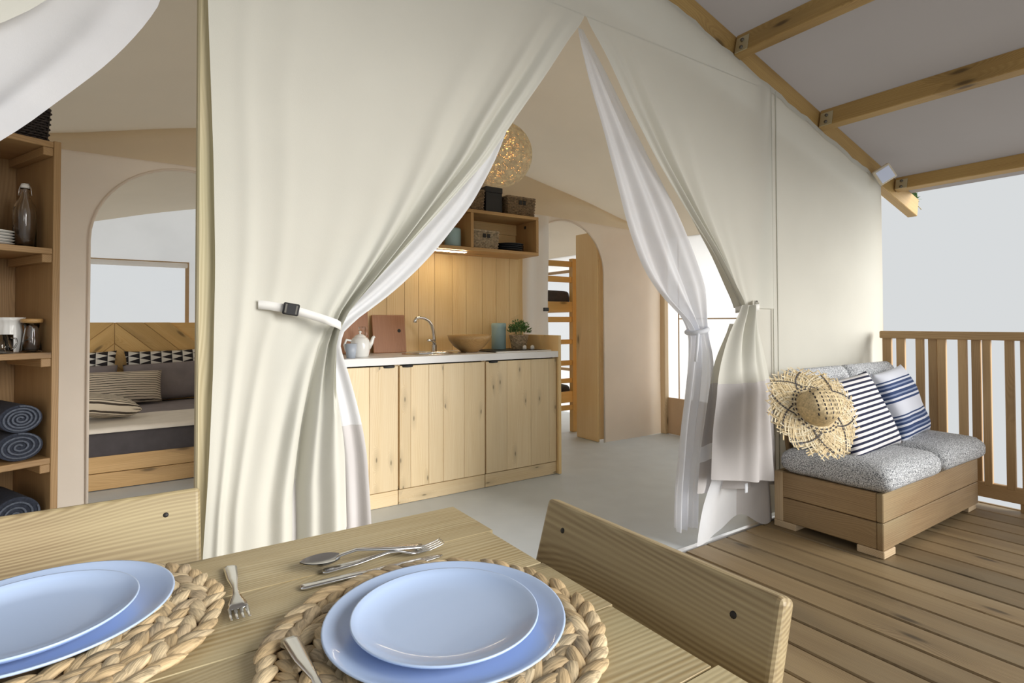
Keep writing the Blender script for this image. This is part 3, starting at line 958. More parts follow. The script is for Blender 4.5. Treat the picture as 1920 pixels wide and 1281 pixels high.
gat = lambda z: max(0.0, 1 - abs(z - 1.10) / (0.75 if z > 1.1 else 0.55)) ** 1.4
left_curtain = thing('canvas_door', 'cream canvas door left of the opening, strapped back to the post', 'curtain', (0.3, FRONT, 0), 0, 'cream canvas doors')
drape('canvas', zlist(2.445, 0.03, 110), lambda z: smooth_interp(L_EDGE, z), lambda z: smooth_interp(L_FIX, z), FRONT, fold_left, MAT['canvas'], left_curtain, 200, gat,
      None, lambda u, z: z if z > 0.9 else lerp(z, lerp(0.9, 0.46, (0.9 - z) / 0.87), max(0, (u - 0.55) / 0.45) ** 1.5))
# strap with buckle
def strap(name, pts, w, mat, parent):
    mb = MB()
    a = [(x, y, z + w / 2) for x, y, z in pts]
    b = [(x, y, z - w / 2) for x, y, z in pts]
    c = [(x, y + 0.003, z + w / 2) for x, y, z in pts]
    d = [(x, y + 0.003, z - w / 2) for x, y, z in pts]
    n = len(pts)
    f = []
    for i in range(n - 1):
        f += [(i, i + 1, n + i + 1, n + i), (2 * n + i + 1, 2 * n + i, 3 * n + i, 3 * n + i + 1), (i, 2 * n + i, 2 * n + i + 1, i + 1), (n + i, n + i + 1, 3 * n + i + 1, 3 * n + i)]
    mb.add(a + b + c + d, f)
    return mb.build(name, mat, parent, None, True)


web = plain('white_webbing', (0.82, 0.81, 0.78), 0.8)
st = strap('strap', [(0.283, 1.782, 1.166), (0.31, 1.768, 1.163), (0.36, 1.752, 1.153), (0.41, 1.742, 1.140), (0.46, 1.722, 1.122), (0.495, 1.708, 1.108), (0.512, 1.724, 1.100), (0.52, 1.79, 1.098), (0.51, 1.83, 1.10)], 0.026, web, left_curtain)
R_ = Euler((0, math.radians(10), math.radians(-10))).to_matrix()
bk = obox('buckle', (0.368, 1.745, 1.152), (0.046, 0.014, 0.036), R_, MAT['black'], st, 0.003)
for dx in (-0.016, 0.014):
    obox('slot', (0.368 + dx, 1.738, 1.152 - dx * 0.18), (0.006, 0.006, 0.028), R_, MAT['bolt'], st, 0.001)

# white inner curtain behind the left canvas, with its tail
SH_L = [(2.44, 1.580), (2.30, 1.475), (2.05, 1.31), (1.935, 1.228), (1.752, 1.150), (1.563, 1.042), (1.507, 0.996), (1.36, 0.875), (1.241, 0.753), (1.152, 0.639), (1.086, 0.535), (1.051, 0.532), (0.946, 0.567), (0.803, 0.603), (0.678, 0.625), (0.535, 0.634), (0.437, 0.640), (0.0, 0.65)]


def fold_sl(u, z):
    t = max(0, (2.4 - z) / 1.3)
    if z > 1.09: return 0.012 * min(1, t) * math.sin(u * 26 + 1) + 0.010 * min(1, t) * math.sin(u * 9)
    return 0.012 * math.sin(u * 26 + 1) + 0.02 * math.sin(u * 7 + z * 2) * min(1, (1.09 - z) * 3)


sh = thing('inner_curtain', 'white inner curtain edging the canvas door, over the worktop', 'curtain', (0.5, 1.84, 0), 0, 'white inner curtains')
drape('cloth', zlist(2.42, 0.03, 100), lambda z: smooth_interp(SH_L, z), lambda z: smooth_interp(L_EDGE, z) - (0.04 + 0.12 * min(1, max(0, 2.4 - z))), FRONT + 0.05, fold_sl, [MAT['lining'], MAT['band']], sh, 40, None,
      lambda i, j: 1 if zlist(2.42, 0.03, 100)[i] < 0.785 else 0)

# right canvas door
R_EDGE = [(2.45, 1.574), (2.425, 1.593), (2.31, 1.703), (2.102, 1.851), (1.884, 2.028), (1.654, 2.250), (1.454, 2.462), (1.235, 2.645), (1.193, 2.685), (1.10, 2.70)]


def fold_right(u, z):
    t = min(1.0, max(0.0, (2.44 - z) / 1.25))
    f = bumps(u, [(0.99, 0.014, 0.014), (0.945, 0.016, 0.044), (0.90, 0.016, -0.034), (0.855, 0.022, 0.042), (0.78, 0.03, -0.012), (0.70, 0.04, 0.016)]) * t ** 0.8
    f += bumps(u, [(0.5, 0.06, 0.012)]) * t * t + 0.003 * t * math.sin(u * 19 + z)
    return f


gat_r = lambda z: max(0.0, 1 - abs(z - 1.18) / 0.9) ** 1.5
rc = thing('canvas_door', 'cream canvas door right of the opening, tied back beside the sofa', 'curtain', (2.8, FRONT, 0), 0, 'cream canvas doors')
drape('canvas', zlist(2.445, 1.185, 70), lambda z: smooth_interp(R_EDGE, z), lambda z: 3.0, FRONT, fold_right, MAT['canvas'], rc, 140, gat_r)
T_L = [(1.20, 2.655), (1.149, 2.600), (1.05, 2.505), (0.898, 2.405), (0.788, 2.355), (0.571, 2.305), (0.312, 2.290)]
T_R = [(1.20, 2.745), (1.15, 2.745), (1.08, 2.76), (1.001, 2.775), (0.88, 2.80), (0.755, 2.825), (0.55, 2.855), (0.35, 2.875), (0.18, 2.89)]


def fold_tail(u, z):
    s = min(1, max(0, (1.2 - z) * 2.2))
    a = bumps(u, [(0.5, 0.10, 0.05), (0.2, 0.10, 0.028), (0.78, 0.10, 0.028), (0.36, 0.05, -0.018), (0.65, 0.05, -0.012)]) * (1 - 0.45 * s * s)
    return 0.02 + a + s * (0.045 + 0.05 * math.sin(math.pi * u)) + 0.012 * s * math.sin(u * 17 + z * 3)


tz = zlist(1.20, 0.345, 60)
drape('tail', tz, lambda z: smooth_interp(T_R, z), lambda z: smooth_interp(T_L, z), FRONT - 0.02, fold_tail, [MAT['canvas'], MAT['band']], rc, 90, None,
      lambda i, j: 1 if tz[i] < 0.815 else 0, lambda u, z: z - 0.25 * u * max(0, (0.7 - z)))
sr = strap('strap', [(2.66, 1.80, 1.175), (2.668, 1.755, 1.180), (2.69, 1.715, 1.183), (2.72, 1.70, 1.188), (2.745, 1.715, 1.195), (2.77, 1.755, 1.205), (2.80, 1.780, 1.212)], 0.034, web, rc)
obox('buckle', (2.782, 1.755, 1.207), (0.034, 0.014, 0.036), Euler((0, -.15, .6)).to_matrix(), MAT['bolt'], sr, 0.003)

# greige skirt of the right door and its white underside, hanging behind the tail
S_L = [(1.10, 2.62), (0.90, 2.46), (0.75, 2.40), (0.50, 2.315), (0.27, 2.285), (0.24, 2.285)]
S_R = [(1.10, 2.72), (0.80, 2.86), (0.50, 2.91), (0.20, 2.93)]
sz = zlist(1.10, 0.22, 40)


def fold_sk(u, z): return 0.02 * math.sin(u * 12 + z * 4) + 0.03 * u


drape('skirt', sz, lambda z: smooth_interp(S_R, z), lambda z: smooth_interp(S_L, z), FRONT - 0.005, fold_sk, [MAT['canvas'], MAT['band'], MAT['lining']], rc, 50, None,
      lambda i, j: 0 if sz[i] > 0.80 else (2 if 0.405 < sz[i] < 0.49 else 1), lambda u, z: z - (0.03 - 0.10 * (1 - u)) * max(0, (0.5 - z)) * 2)
H_L = [(0.36, 2.40), (0.20, 2.30), (0.02, 2.25)]
H_R = [(0.36, 2.88), (0.20, 2.90), (0.02, 2.92)]
hz = zlist(0.36, 0.012, 20)


def fold_hem(u, z): return 0.03 * math.sin(u * 8 + 1) - 0.05 * max(0, 0.36 - z) * math.sin(u * 6.3)


drape('hem', hz, lambda z: smooth_interp(H_R, z), lambda z: smooth_interp(H_L, z), FRONT - 0.015, fold_hem, [MAT['lining'], MAT['band']], rc, 60, None,
      lambda i, j: 1 if j > 33 else 0, lambda u, z: z + 0.20 * max(0, (0.30 - z) / 0.3) * math.exp(-((u - 0.60) / 0.13) ** 2) * 0.38)
box('care_tag', (2.53, 1.668, 0.245), (2.552, 1.672, 0.292), MAT['lining'], rc, 'z', 0.001)

# white inner curtain in the right half of the opening, tied low
E_L = [(2.44, 1.590), (2.409, 1.593), (2.202, 1.656), (2.005, 1.735), (1.776, 1.814), (1.564, 1.885), (1.40, 1.965), (1.323, 2.021), (1.22, 2.13), (1.147, 2.245), (1.09, 2.32), (1.06, 2.345), (0.852, 2.310), (0.591, 2.255), (0.333, 2.222), (0.246, 2.21), (0.0, 2.20)]
E_R = [(2.44, 1.600), (2.31, 1.72), (2.102, 1.88), (1.884, 2.05), (1.70, 2.20), (1.60, 2.27), (1.444, 2.36), (1.286, 2.435), (1.18, 2.43), (1.09, 2.425), (1.06, 2.42), (0.96, 2.46), (0.899, 2.475), (0.707, 2.455), (0.441, 2.39), (0.302, 2.345), (0.0, 2.33)]


def fold_sr(u, z):
    if z > 1.06:
        t = (2.44 - z) / 1.38
        return 0.030 * t * math.sin(u * 15 + 0.6) + 0.012 * t * math.sin(u * 34) + 0.02 * t * u
    return 0.030 * math.sin(u * 15 + 0.6) + 0.012 * math.sin(u * 34) + 0.02 * u


sr2 = thing('inner_curtain', 'sheer white inner curtain knotted low in front of the sunlit side wall', 'curtain', (2.35, 1.87, 0), 0, 'white inner curtains')
drape('cloth', zlist(2.42, 0.07, 110), lambda z: smooth_interp(E_R, z), lambda z: smooth_interp(E_L, z), FRONT + 0.06, fold_sr, MAT['sheer'], sr2, 70)
tube('tie_band', [(2.38 + 0.055 * math.cos(a), 1.835 + 0.05 * math.sin(a), 1.065 + 0.012 * math.cos(a)) for a in [k * math.pi / 12 for k in range(24)]], 0.012, MAT['lining'], sr2, None, 8, True)
tube('tie_end', [(2.345, 1.80, 1.06), (2.325, 1.79, 1.03), (2.318, 1.79, 0.97), (2.312, 1.795, 0.91)], 0.008, MAT['lining'], sr2, None, 6)

# curtains of the left-hand opening, swept away to the left
F_C = [(2.45, 0.10), (2.20, -0.03), (1.93, -0.196), (1.829, -0.295), (1.60, -0.62), (1.30, -0.92), (1.10, -1.02), (0.0, -1.0)]
F_S = [(2.45, 0.115), (2.004, 0.031), (1.897, -0.029), (1.809, -0.086), (1.679, -0.194), (1.562, -0.292), (1.40, -0.50), (1.20, -0.80), (1.10, -0.95), (0.0, -0.92)]


def fold_far(u, z):
    t = min(1, max(0, (2.44 - z) / 1.3))
    return 0.024 * t * math.sin(u * 21) + bumps(u, [(0.93, 0.03, 0.03), (0.80, 0.05, 0.03)]) * t


lc = thing('canvas_door', 'cream canvas flap high at the far left corner, mostly out of view', 'curtain', (-1.0, FRONT, 0), 0, 'cream canvas doors')
drape('canvas', zlist(2.45, 0.03, 60), lambda z: smooth_interp(F_C, z), lambda z: -1.24, FRONT, fold_far, MAT['canvas'], lc, 80)
lw = thing('inner_curtain', 'sheer white curtain swept across the top left corner', 'curtain', (-0.9, 1.85, 0), 0, 'white inner curtains')
drape('cloth', zlist(2.45, 0.05, 70), lambda z: smooth_interp(F_S, z), lambda z: -1.23, FRONT + 0.05, fold_far, MAT['sheer'], lw, 90)
# ------------------------------------------------------------------ dining table
tb = thing('dining_table', 'pale timber dining table of wide planks laid with blue plates', 'table', (-0.4, 0.5, 0))
for i in range(7):
    y1 = 0.966 - 0.15 * i
    end = 0.50 + (0.006, -0.002, 0.0, -0.004, 0.004, 0.0, 0.002)[i]
    box('plank', (-1.35, y1 - 0.1475, 0.720), (end, y1, 0.75), MAT['table'], tb, 'x', 0.0005)
for xx in (0.30, -1.15):
    box('crossbar', (xx - 0.035, 0.0, 0.65), (xx + 0.035, 0.93, 0.7195), MAT['table'], tb, 'y', 0.003)
    for yy in (0.04, 0.86):
        box('leg', (xx - 0.035, yy, 0.0), (xx + 0.035, yy + 0.07, 0.65), MAT['table'], tb, 'z', 0.003)


# ------------------------------------------------------------------ dining chairs
def make_chair(label, loc, rotz):
    t = thing('dining_chair', label, 'chair', loc, rotz, 'timber dining chairs')
    Fm = WM[t.name]
    hw = 0.2135
    k = 0.30                                  # backrest rake
    # rear posts stop behind the board
    for s in (-1, 1):
        x = s * (hw - 0.06)
        rear = bar('leg', Fm @ Vector((x, 0.215, 0.0)), Fm @ Vector((x, 0.245, 0.45)), 0.045, 0.04, MAT['chair'], t, Fm.to_3x3() @ Vector((0, 1, 0)))
        bar('back_post', Fm @ Vector((x, 0.235, 0.42)), Fm @ Vector((x, 0.235 + 0.33 * k, 0.75)), 0.045, 0.032, MAT['chair'], t, Fm.to_3x3() @ Vector((0, 1, 0)))
        bar('leg', Fm @ Vector((x, -0.135, 0.0)), Fm @ Vector((x, -0.135, 0.42)), 0.045, 0.045, MAT['chair'], t, Fm.to_3x3() @ Vector((0, 1, 0)))
    for i in range(3):
        y0 = -0.170 + i * 0.127
        box('seat_slat', (-hw, y0, 0.42), (hw, y0 + 0.122, 0.445), MAT['chair'], t, 'x', 0.004, Fm)
    box('apron', (-hw + 0.05, -0.155, 0.35), (hw - 0.05, -0.130, 0.419), MAT['chair'], t, 'x', 0.003, Fm)
    # raked board, its face towards the table
    top = Vector((0, 0.325, 0.80)); d = Vector((0, -k, -1)).normalized()
    c = top + d * 0.095
    y = d * -1
    z = Vector((1, 0, 0)).cross(y)
    R = Matrix((Vector((1, 0, 0)), y, z)).transposed()
    mw = Fm @ Matrix.Translation(c + z * 0.0) @ R.to_4x4()
    b = mesh_obj('backrest', box_mesh(2 * hw, 0.19, 0.028, MAT['chair'], 0.008, 3), MAT['chair'], t, mw)
    for s in (-1, 1):
        for sg in (1, -1):
            ms = mw @ Matrix.Translation((s * (hw - 0.055), 0.055, sg * 0.0142)) @ (Matrix() if sg > 0 else Matrix.Rotation(math.pi, 4, 'X'))
            lathe('screw', [(0.0, 0.0006), (0.0042, 0.0008), (0.0048, -0.001)], MAT['screw'], b, ms, 10)
    return t


# backrest top line lies 0.325 behind the chair origin
make_chair('timber dining chair at the table end in front of the deck boards, slanted backrest', (0.603 - 0.325, 0.557, 0), -math.pi / 2)
make_chair('timber dining chair behind the far table edge below the open shelf', (-0.123, 1.20 - 0.325, 0), 0.0)


# ------------------------------------------------------------------ table setting
def leaf_strand(seed, L=0.047, W=0.0185, T=0.0085):
    r = random.Random(seed)
    v, f = [], []
    n, m = 9, 8
    for i in range(n):
        t = i / (n - 1)
        w = W * 0.5 * (math.sin(math.pi * min(1, t * 1.02)) ** 0.55) * (1.05 - 0.25 * t) + 0.0006
        hgt = T * 0.5 * (math.sin(math.pi * t) ** 0.6) + 0.0004
        cx = (t - 0.5) * L
        cy = 0.0035 * math.sin(t * 3.1 + seed)
        cz = T * 0.45 + 0.003 * math.sin(math.pi * t)
        for k in range(m):
            a = 2 * math.pi * k / m
            g = 1 + 0.10 * math.sin(3 * a + seed)
            v.append((cx, cy + w * math.cos(a) * g, cz + hgt * math.sin(a) * g))
    for i in range(n - 1):
        for k in range(m):
            k2 = (k + 1) % m
            f.append((i * m + k, i * m + k2, (i + 1) * m + k2, (i + 1) * m + k))
    me = bpy.data.meshes.new('strand')
    me.from_pydata(v, [], f)
    me.polygons.foreach_set('use_smooth', [True] * len(me.polygons))
    return me


STRANDS = []
for i, mname in enumerate(('seagrass', 'seagrass_b', 'seagrass_c', 'seagrass', 'seagrass_b')):
    me = leaf_strand(i)
    me.materials.append(MAT[mname])
    STRANDS.append(me)


def placemat(label, cx, cy, seed):
    t = thing('placemat', label, 'placemat', (cx, cy, 0.75), 0, 'braided placemats')
    rr = random.Random(seed)
    lathe('backing', [(0.0, 0.006), (0.172, 0.006), (0.176, 0.003), (0.172, 0.0005), (0.0, 0.0005)], MAT['mat_base'], t, Matrix.Translation((cx, cy, 0.75)), 48)
    for R0 in (0.168, 0.135, 0.103):
        n = int(2 * math.pi * R0 / 0.0215)
        for k in range(n):
            for side in (-1, 1):
                a = 2 * math.pi * (k + (0.5 if side > 0 else 0)) / n + rr.uniform(-.02, .02)
                r = R0 + side * 0.0085
                slant = side * math.radians(28 + rr.uniform(-7, 7))
                mw = Matrix.Translation((cx + r * math.cos(a), cy + r * math.sin(a), 0.7535 + rr.uniform(0, 0.0015))) @ Matrix.Rotation(a + math.pi / 2 - slant, 4, 'Z') @ Matrix.Rotation(math.radians(-6 + rr.uniform(-4, 4)), 4, 'Y')
                s = rr.uniform(0.92, 1.12)
                o = bpy.data.objects.new('strand', STRANDS[rr.randrange(5)])
                put(o, t, mw @ Matrix.Scale(s, 4))
    return t


placemat('round braided placemat under the plates at the table centre', 0.278, 0.567, 1)
placemat('round braided placemat at the left, next to the fork', -0.100, 0.808, 2)


def plate(label, cx, cy, z, r, group):
    prof = [(0.0, 0.0035), (r * 0.62, 0.0035), (r * 0.80, 0.0060), (r * 0.93, 0.0115), (r * 0.985, 0.0148), (r, 0.0150), (r * 1.003, 0.0135), (r * 0.985, 0.0115), (r * 0.92, 0.0070), (r * 0.78, 0.0020), (r * 0.62, 0.0), (0.0, 0.0)]
    o = lathe('plate', prof, MAT['plate'], None, Matrix.Translation((cx, cy, z)), 72)
    return tag(o, label, 'plate', group)


g = 'pale blue plates on the table'
plate('large pale blue dinner plate under the small one, table centre', 0.290, 0.5705, 0.764, 0.1355, g)
plate('small pale blue plate on top, table centre', 0.2864, 0.5643, 0.7715, 0.1045, g)
plate('large pale blue dinner plate under the small one, left table setting', -0.100, 0.838, 0.764, 0.1355, g)
plate('small pale blue plate on top, left table setting', -0.1065, 0.824, 0.7715, 0.1045, g)


def cutlery_sections(secs):
    """secs: (x, width, z, thickness) -> closed loft"""
    v, f = [], []
    m = 8
    for x, w, z, th in secs:
        for k in range(m):
            a = 2 * math.pi * (k + 0.5) / m
            ca, sa = math.cos(a), math.sin(a)
            v.append((x, w / 2 * math.copysign(abs(ca) ** 0.7, ca), z + th / 2 * math.copysign(abs(sa) ** 0.7, sa)))
    n = len(secs)
    for i in range(n - 1):
        for k in range(m):
            k2 = (k + 1) % m
            f.append((i * m + k, i * m + k2, (i + 1) * m + k2, (i + 1) * m + k))
    f.append(tuple(range(m))[::-1]); f.append(tuple((n - 1) * m + k for k in range(m)))
    return v, f


def fork_mesh():
    mb = MB()
    mb.add(*cutlery_sections([(0.0, 0.014, 0.004, 0.003), (0.006, 0.019, 0.004, 0.004), (0.05, 0.015, 0.006, 0.004), (0.095, 0.007, 0.011, 0.004), (0.112, 0.009, 0.010, 0.003), (0.128, 0.022, 0.006, 0.0025), (0.142, 0.025, 0.005, 0.0022)]))
    for i in range(4):
        y = (i - 1.5) * 0.0066
        v, f = cutlery_sections([(0.139, 0.0045, 0.005, 0.0022), (0.16, 0.0040, 0.006, 0.0020), (0.178, 0.0032, 0.010, 0.0016), (0.184, 0.0015, 0.013, 0.001)])
        mb.add([(p[0], p[1] + y, p[2]) for p in v], f)
    return mb


def cutlery(name, label, mb, p, q, z, cat, roll=0.0):
    d = Vector((q[0] - p[0], q[1] - p[1], 0))
    mw = Matrix.Translation((p[0], p[1], z)) @ Matrix.Rotation(math.atan2(d.y, d.x), 4, 'Z') @ Matrix.Rotation(roll, 4, 'X')
    o = mb.build(name, MAT['steel'], None, mw, True)
    return tag(o, label, cat, 'steel cutlery on the table')


cutlery('fork', 'steel fork lying alone on the planks between the two settings', fork_mesh(), (0.107, 0.905), (0.0985, 0.735), 0.7503, 'fork')
mb = MB()
mb.add(*cutlery_sections([(0.0, 0.012, 0.004, 0.003), (0.006, 0.018, 0.004, 0.004), (0.05, 0.014, 0.008, 0.004), (0.10, 0.007, 0.014, 0.004), (0.122, 0.007, 0.010, 0.004), (0.130, 0.012, 0.006, 0.003)]))
bowl_rows = []
for i in range(11):
    t = i / 10
    xx = 0.124 + 0.056 * t
    w = 0.0195 * math.sin(math.pi * (0.06 + 0.94 * t) ** 0.85) ** 0.6
    row = []
    for k in range(9):
        u = k / 8 * 2 - 1
        row.append((xx, w * u, 0.0095 - 0.009 * (1 - u * u) * math.sin(math.pi * (0.08 + 0.9 * t)) ** 0.7))
    bowl_rows.append(row)
v = [p for r_ in bowl_rows for p in r_]; v2 = [(p[0], p[1], p[2] - 0.0012) for p in v]
f = [(i * 9 + k, (i + 1) * 9 + k, (i + 1) * 9 + k + 1, i * 9 + k + 1) for i in range(10) for k in range(8)]
mb.add(v, f); mb.add(v2, [q[::-1] for q in f])
cutlery('spoon', 'steel spoon lying behind the middle plates, bowl to the left', mb, (0.366, 0.803), (0.205, 0.832), 0.7563, 'spoon')
cutlery('fork', 'steel fork tucked under the spoon, prongs pointing to the table end', fork_mesh(), (0.215, 0.812), (0.385, 0.799), 0.7503, 'fork')
mb = MB()
mb.add(*cutlery_sections([(0.0, 0.012, 0.003, 0.003), (0.006, 0.016, 0.003, 0.005), (0.08, 0.013, 0.003, 0.005), (0.095, 0.012, 0.0025, 0.003), (0.11, 0.019, 0.002, 0.0016), (0.17, 0.019, 0.002, 0.0012), (0.20, 0.010, 0.002, 0.001), (0.207, 0.003, 0.002, 0.001)]))
cutlery('knife', 'steel table knife half hidden behind the middle placemat', mb, (0.178, 0.781), (0.387, 0.770), 0.7503, 'knife')
cutlery('fork', 'steel fork on the middle placemat, only its handle in view', fork_mesh(), (0.1335, 0.632), (0.137, 0.46), 0.7665, 'fork')


# ------------------------------------------------------------------ cushions
def cushion_mesh(w, d, h, r=0.05, crown=0.02, n=14):
    """soft box with rounded edges, local origin at the bottom centre"""
    v, idx, f = [], {}, []

    def vert(a, b, c):
        key = (a, b, c)
        if key in idx: return idx[key]
        x, y, z = (a / n - 0.5) * w, (b / n - 0.5) * d, (c / n - 0.5) * h
        # squash grid towards the rims for finer rounding
        p = Vector((x, y, z))
        rz = min(r, h * 0.48)
        q = Vector((max(-w / 2 + r, min(w / 2 - r, p.x)), max(-d / 2 + r, min(d / 2 - r, p.y)), max(-h / 2 + rz, min(h / 2 - rz, p.z))))
        e = p - q
        if e.length > 1e-9:
            e = Vector((e.x / r, e.y / r, e.z / rz))
            m_ = max(abs(e.x), abs(e.y), abs(e.z))
            e = e.normalized() * m_
            p = q + Vector((e.x * r, e.y * r, e.z * rz))
        k = max(0, 1 - (2 * x / w) ** 2) * max(0, 1 - (2 * y / d) ** 2)
        p.z += (crown if z > 0 else 0) * k * (2 * z / h)
        kk = max(0, 1 - (2 * z / h) ** 2)
        p.x *= 1 + 0.02 * kk; p.y *= 1 + 0.02 * kk
        p.z += h / 2 + 0.004 * noise.noise(Vector((x * 7, y * 7, z * 7 + w * 10)))
        idx[key] = len(v); v.append(tuple(p))
        return idx[key]
    for a in range(n):
        for b in range(n):
            f.append((vert(a, b, 0), vert(a, b + 1, 0), vert(a + 1, b + 1, 0), vert(a + 1, b, 0)))
            f.append((vert(a, b, n), vert(a + 1, b, n), vert(a + 1, b + 1, n), vert(a, b + 1, n)))
            f.append((vert(a, 0, b), vert(a + 1, 0, b), vert(a + 1, 0, b + 1), vert(a, 0, b + 1)))
            f.append((vert(a, n, b), vert(a, n, b + 1), vert(a + 1, n, b + 1), vert(a + 1, n, b)))
            f.append((vert(0, a, b), vert(0, a, b + 1), vert(0, a + 1, b + 1), vert(0, a + 1, b)))
            f.append((vert(n, a, b), vert(n, a + 1, b), vert(n, a + 1, b + 1), vert(n, a, b + 1)))
    me = bpy.data.meshes.new('cushion')
    me.from_pydata(v, [], f)
    me.update()
    return me


def cushion(name, label, w, d, h, mw, mat, group, piping=True, r=0.05, crown=0.02):
    o = mesh_obj(name, cushion_mesh(w, d, h, r, crown), mat, None, mw, True)
    tag(o, label, 'cushion', group)
    if piping:
        path = []
        hw, hd, rc_ = w / 2 - 0.010, d / 2 - 0.010, r * 0.9
        for cx, cy, a0 in ((hw - rc_, hd - rc_, 0), (-hw + rc_, hd - rc_, 90), (-hw + rc_, -hd + rc_, 180), (hw - rc_, -hd + rc_, 270)):
            for k in range(6):
                a = math.radians(a0 + 18 * k)
                path.append((cx + rc_ * math.cos(a), cy + rc_ * math.sin(a), h * 0.80))
        tube('piping', path, 0.004, mat, o, mw, 6, True)
    return o


def pillow_mesh(w, h, t, n=22, seed=0, ear=0.10):
    v, f = [], []
    for side in (1, -1):
        for j in range(n + 1):
            for i in range(n + 1):
                u, q = i / n * 2 - 1, j / n * 2 - 1
                inset = 1 - ear * (1 - abs(u) ** 3) * abs(q) ** 3 * 0.6
                inset2 = 1 - ear * (1 - abs(q) ** 3) * abs(u) ** 3 * 0.6
                k = max(0, (1 - u ** 4) * (1 - q ** 4)) ** 0.55
                z = side * t / 2 * k + 0.10 * t * noise.noise(Vector((u * 1.6 + seed, q * 1.6, 0))) * k
                v.append((u * w / 2 * inset2, q * h / 2 * inset, z))
    m = (n + 1) ** 2
    for j in range(n):
        for i in range(n):
            a = j * (n + 1) + i
            f.append((a, a + 1, a + n + 2, a + n + 1))
            f.append((m + a, m + a + n + 1, m + a + n + 2, m + a + 1))
    me = bpy.data.meshes.new('pillow')
    me.from_pydata(v, [], f)
    bm = bmesh.new(); bm.from_mesh(me)
    bmesh.ops.remove_doubles(bm, verts=bm.verts, dist=0.0004)
    bm.to_mesh(me); bm.free()
    return me


def pillow(name, label, w, h, t, mw, mat, cat, group, seed=0, ear=0.10):
    o = mesh_obj(name, pillow_mesh(w, h, t, 22, seed, ear), mat, None, mw, True)
    return tag(o, label, cat, group)


def stand(c, yaw, lean, roll=0.0):
    """pillow frame: local x across, local y up, local z towards the viewer side (-Y turned by yaw); lean tips the top back"""
    return Matrix.Translation(c) @ Matrix.Rotation(yaw, 4, 'Z') @ Matrix.Rotation(math.pi / 2 - lean, 4, 'X') @ Matrix.Rotation(roll, 4, 'Z')


# ------------------------------------------------------------------ garden sofa
sf = thing('garden_sofa', 'low timber box sofa standing by the closed canvas panel', 'sofa', (3.48, 1.45, 0))
X0, X1, Y0, Y1 = 2.872, 4.095, 1.185, 1.715
for z0, z1 in ((0.036, 0.162), (0.166, 0.300)):
    box('front_board', (X0 + (0.0 if z0 < .1 else 0.0), Y0, z0), (X1, Y0 + 0.03, z1), MAT['sofa'], sf, 'x', 0.004)
    box('side_board', (X0, Y0 + 0.031, z0), (X0 + 0.03, Y1, z1), MAT['sofa'], sf, 'y', 0.004)
    box('side_board', (X1 - 0.03, Y0 + 0.031, z0), (X1, Y1, z1), MAT['sofa'], sf, 'y', 0.004)
    box('back_board', (X0 + 0.031, Y1 - 0.03, z0), (X1 - 0.031, Y1, z1), MAT['sofa'], sf, 'x', 0.004)
for i in range(5):
    yy = Y0 + 0.045 + i * 0.093
    box('seat_slat', (X0 + 0.031, yy, 0.27), (X1 - 0.031, yy + 0.08, 0.298), MAT['sofa'], sf, 'x', 0.003)
box('end_strip', (X0 - 0.004, Y1 - 0.045, 0.036), (X0 + 0.02, Y1 + 0.002, 0.30), MAT['pale'], sf, 'z', 0.003)
for fx, fy in ((X0 - 0.004, Y0 - 0.004), (X0 - 0.004, Y1 - 0.115), (X1 - 0.12, Y0 + 0.01), (X1 - 0.12, Y1 - 0.12)):
    box('foot', (fx, fy, 0.001), (fx + 0.12, fy + 0.12, 0.0355), MAT['pale'], sf, 'x', 0.003)
for xx in (3.0, 3.46, 3.92):       # upright bars that carry the back cushions
    bar('back_upright', (xx, Y1 - 0.025, 0.30), (xx, Y1 + 0.02, 0.74), 0.05, 0.025, MAT['sofa'], sf, (0, 1, 0))

gs = 'grey tweed cushions of the garden sofa'
Tr = Matrix.Translation
cushion('seat_cushion', 'grey tweed seat cushion nearest the canvas door, under the striped pillow', 0.628, 0.53, 0.125, Tr((3.165, 1.415, 0.301)), MAT['tweed'], gs)
cushion('seat_cushion', 'grey tweed seat cushion beside the railing', 0.628, 0.53, 0.125, Tr((3.815, 1.415, 0.301)), MAT['tweed'], gs)
for cx, lab in ((3.19, 'grey tweed back cushion behind the straw hat'), (3.80, 'grey tweed back cushion behind the blue striped pillow')):
    mw = Tr((cx, 1.60, 0.428)) @ Matrix.Rotation(math.radians(-8), 4, 'X') @ Matrix.Rotation(math.pi / 2, 4, 'X') @ Tr((0, 0.21, -0.055))
    cushion('back_cushion', lab, 0.60, 0.42, 0.11, mw, MAT['tweed'], gs, False, 0.05)

pillow('striped_pillow', 'white pillow with fine navy stripes leaning behind the straw hat', 0.50, 0.42, 0.11, stand((3.20, 1.42, 0.617), math.radians(-4), math.radians(24), math.radians(5)), MAT['navy'], 'pillow', 'striped pillows on the sofa', 3)
pillow('striped_pillow', 'pale pillow with broad blue stripes leaning beside the railing', 0.44, 0.42, 0.12, stand((3.77, 1.45, 0.625), math.radians(0), math.radians(20), math.radians(5)), MAT['blue'], 'pillow', 'striped pillows on the sofa', 5)


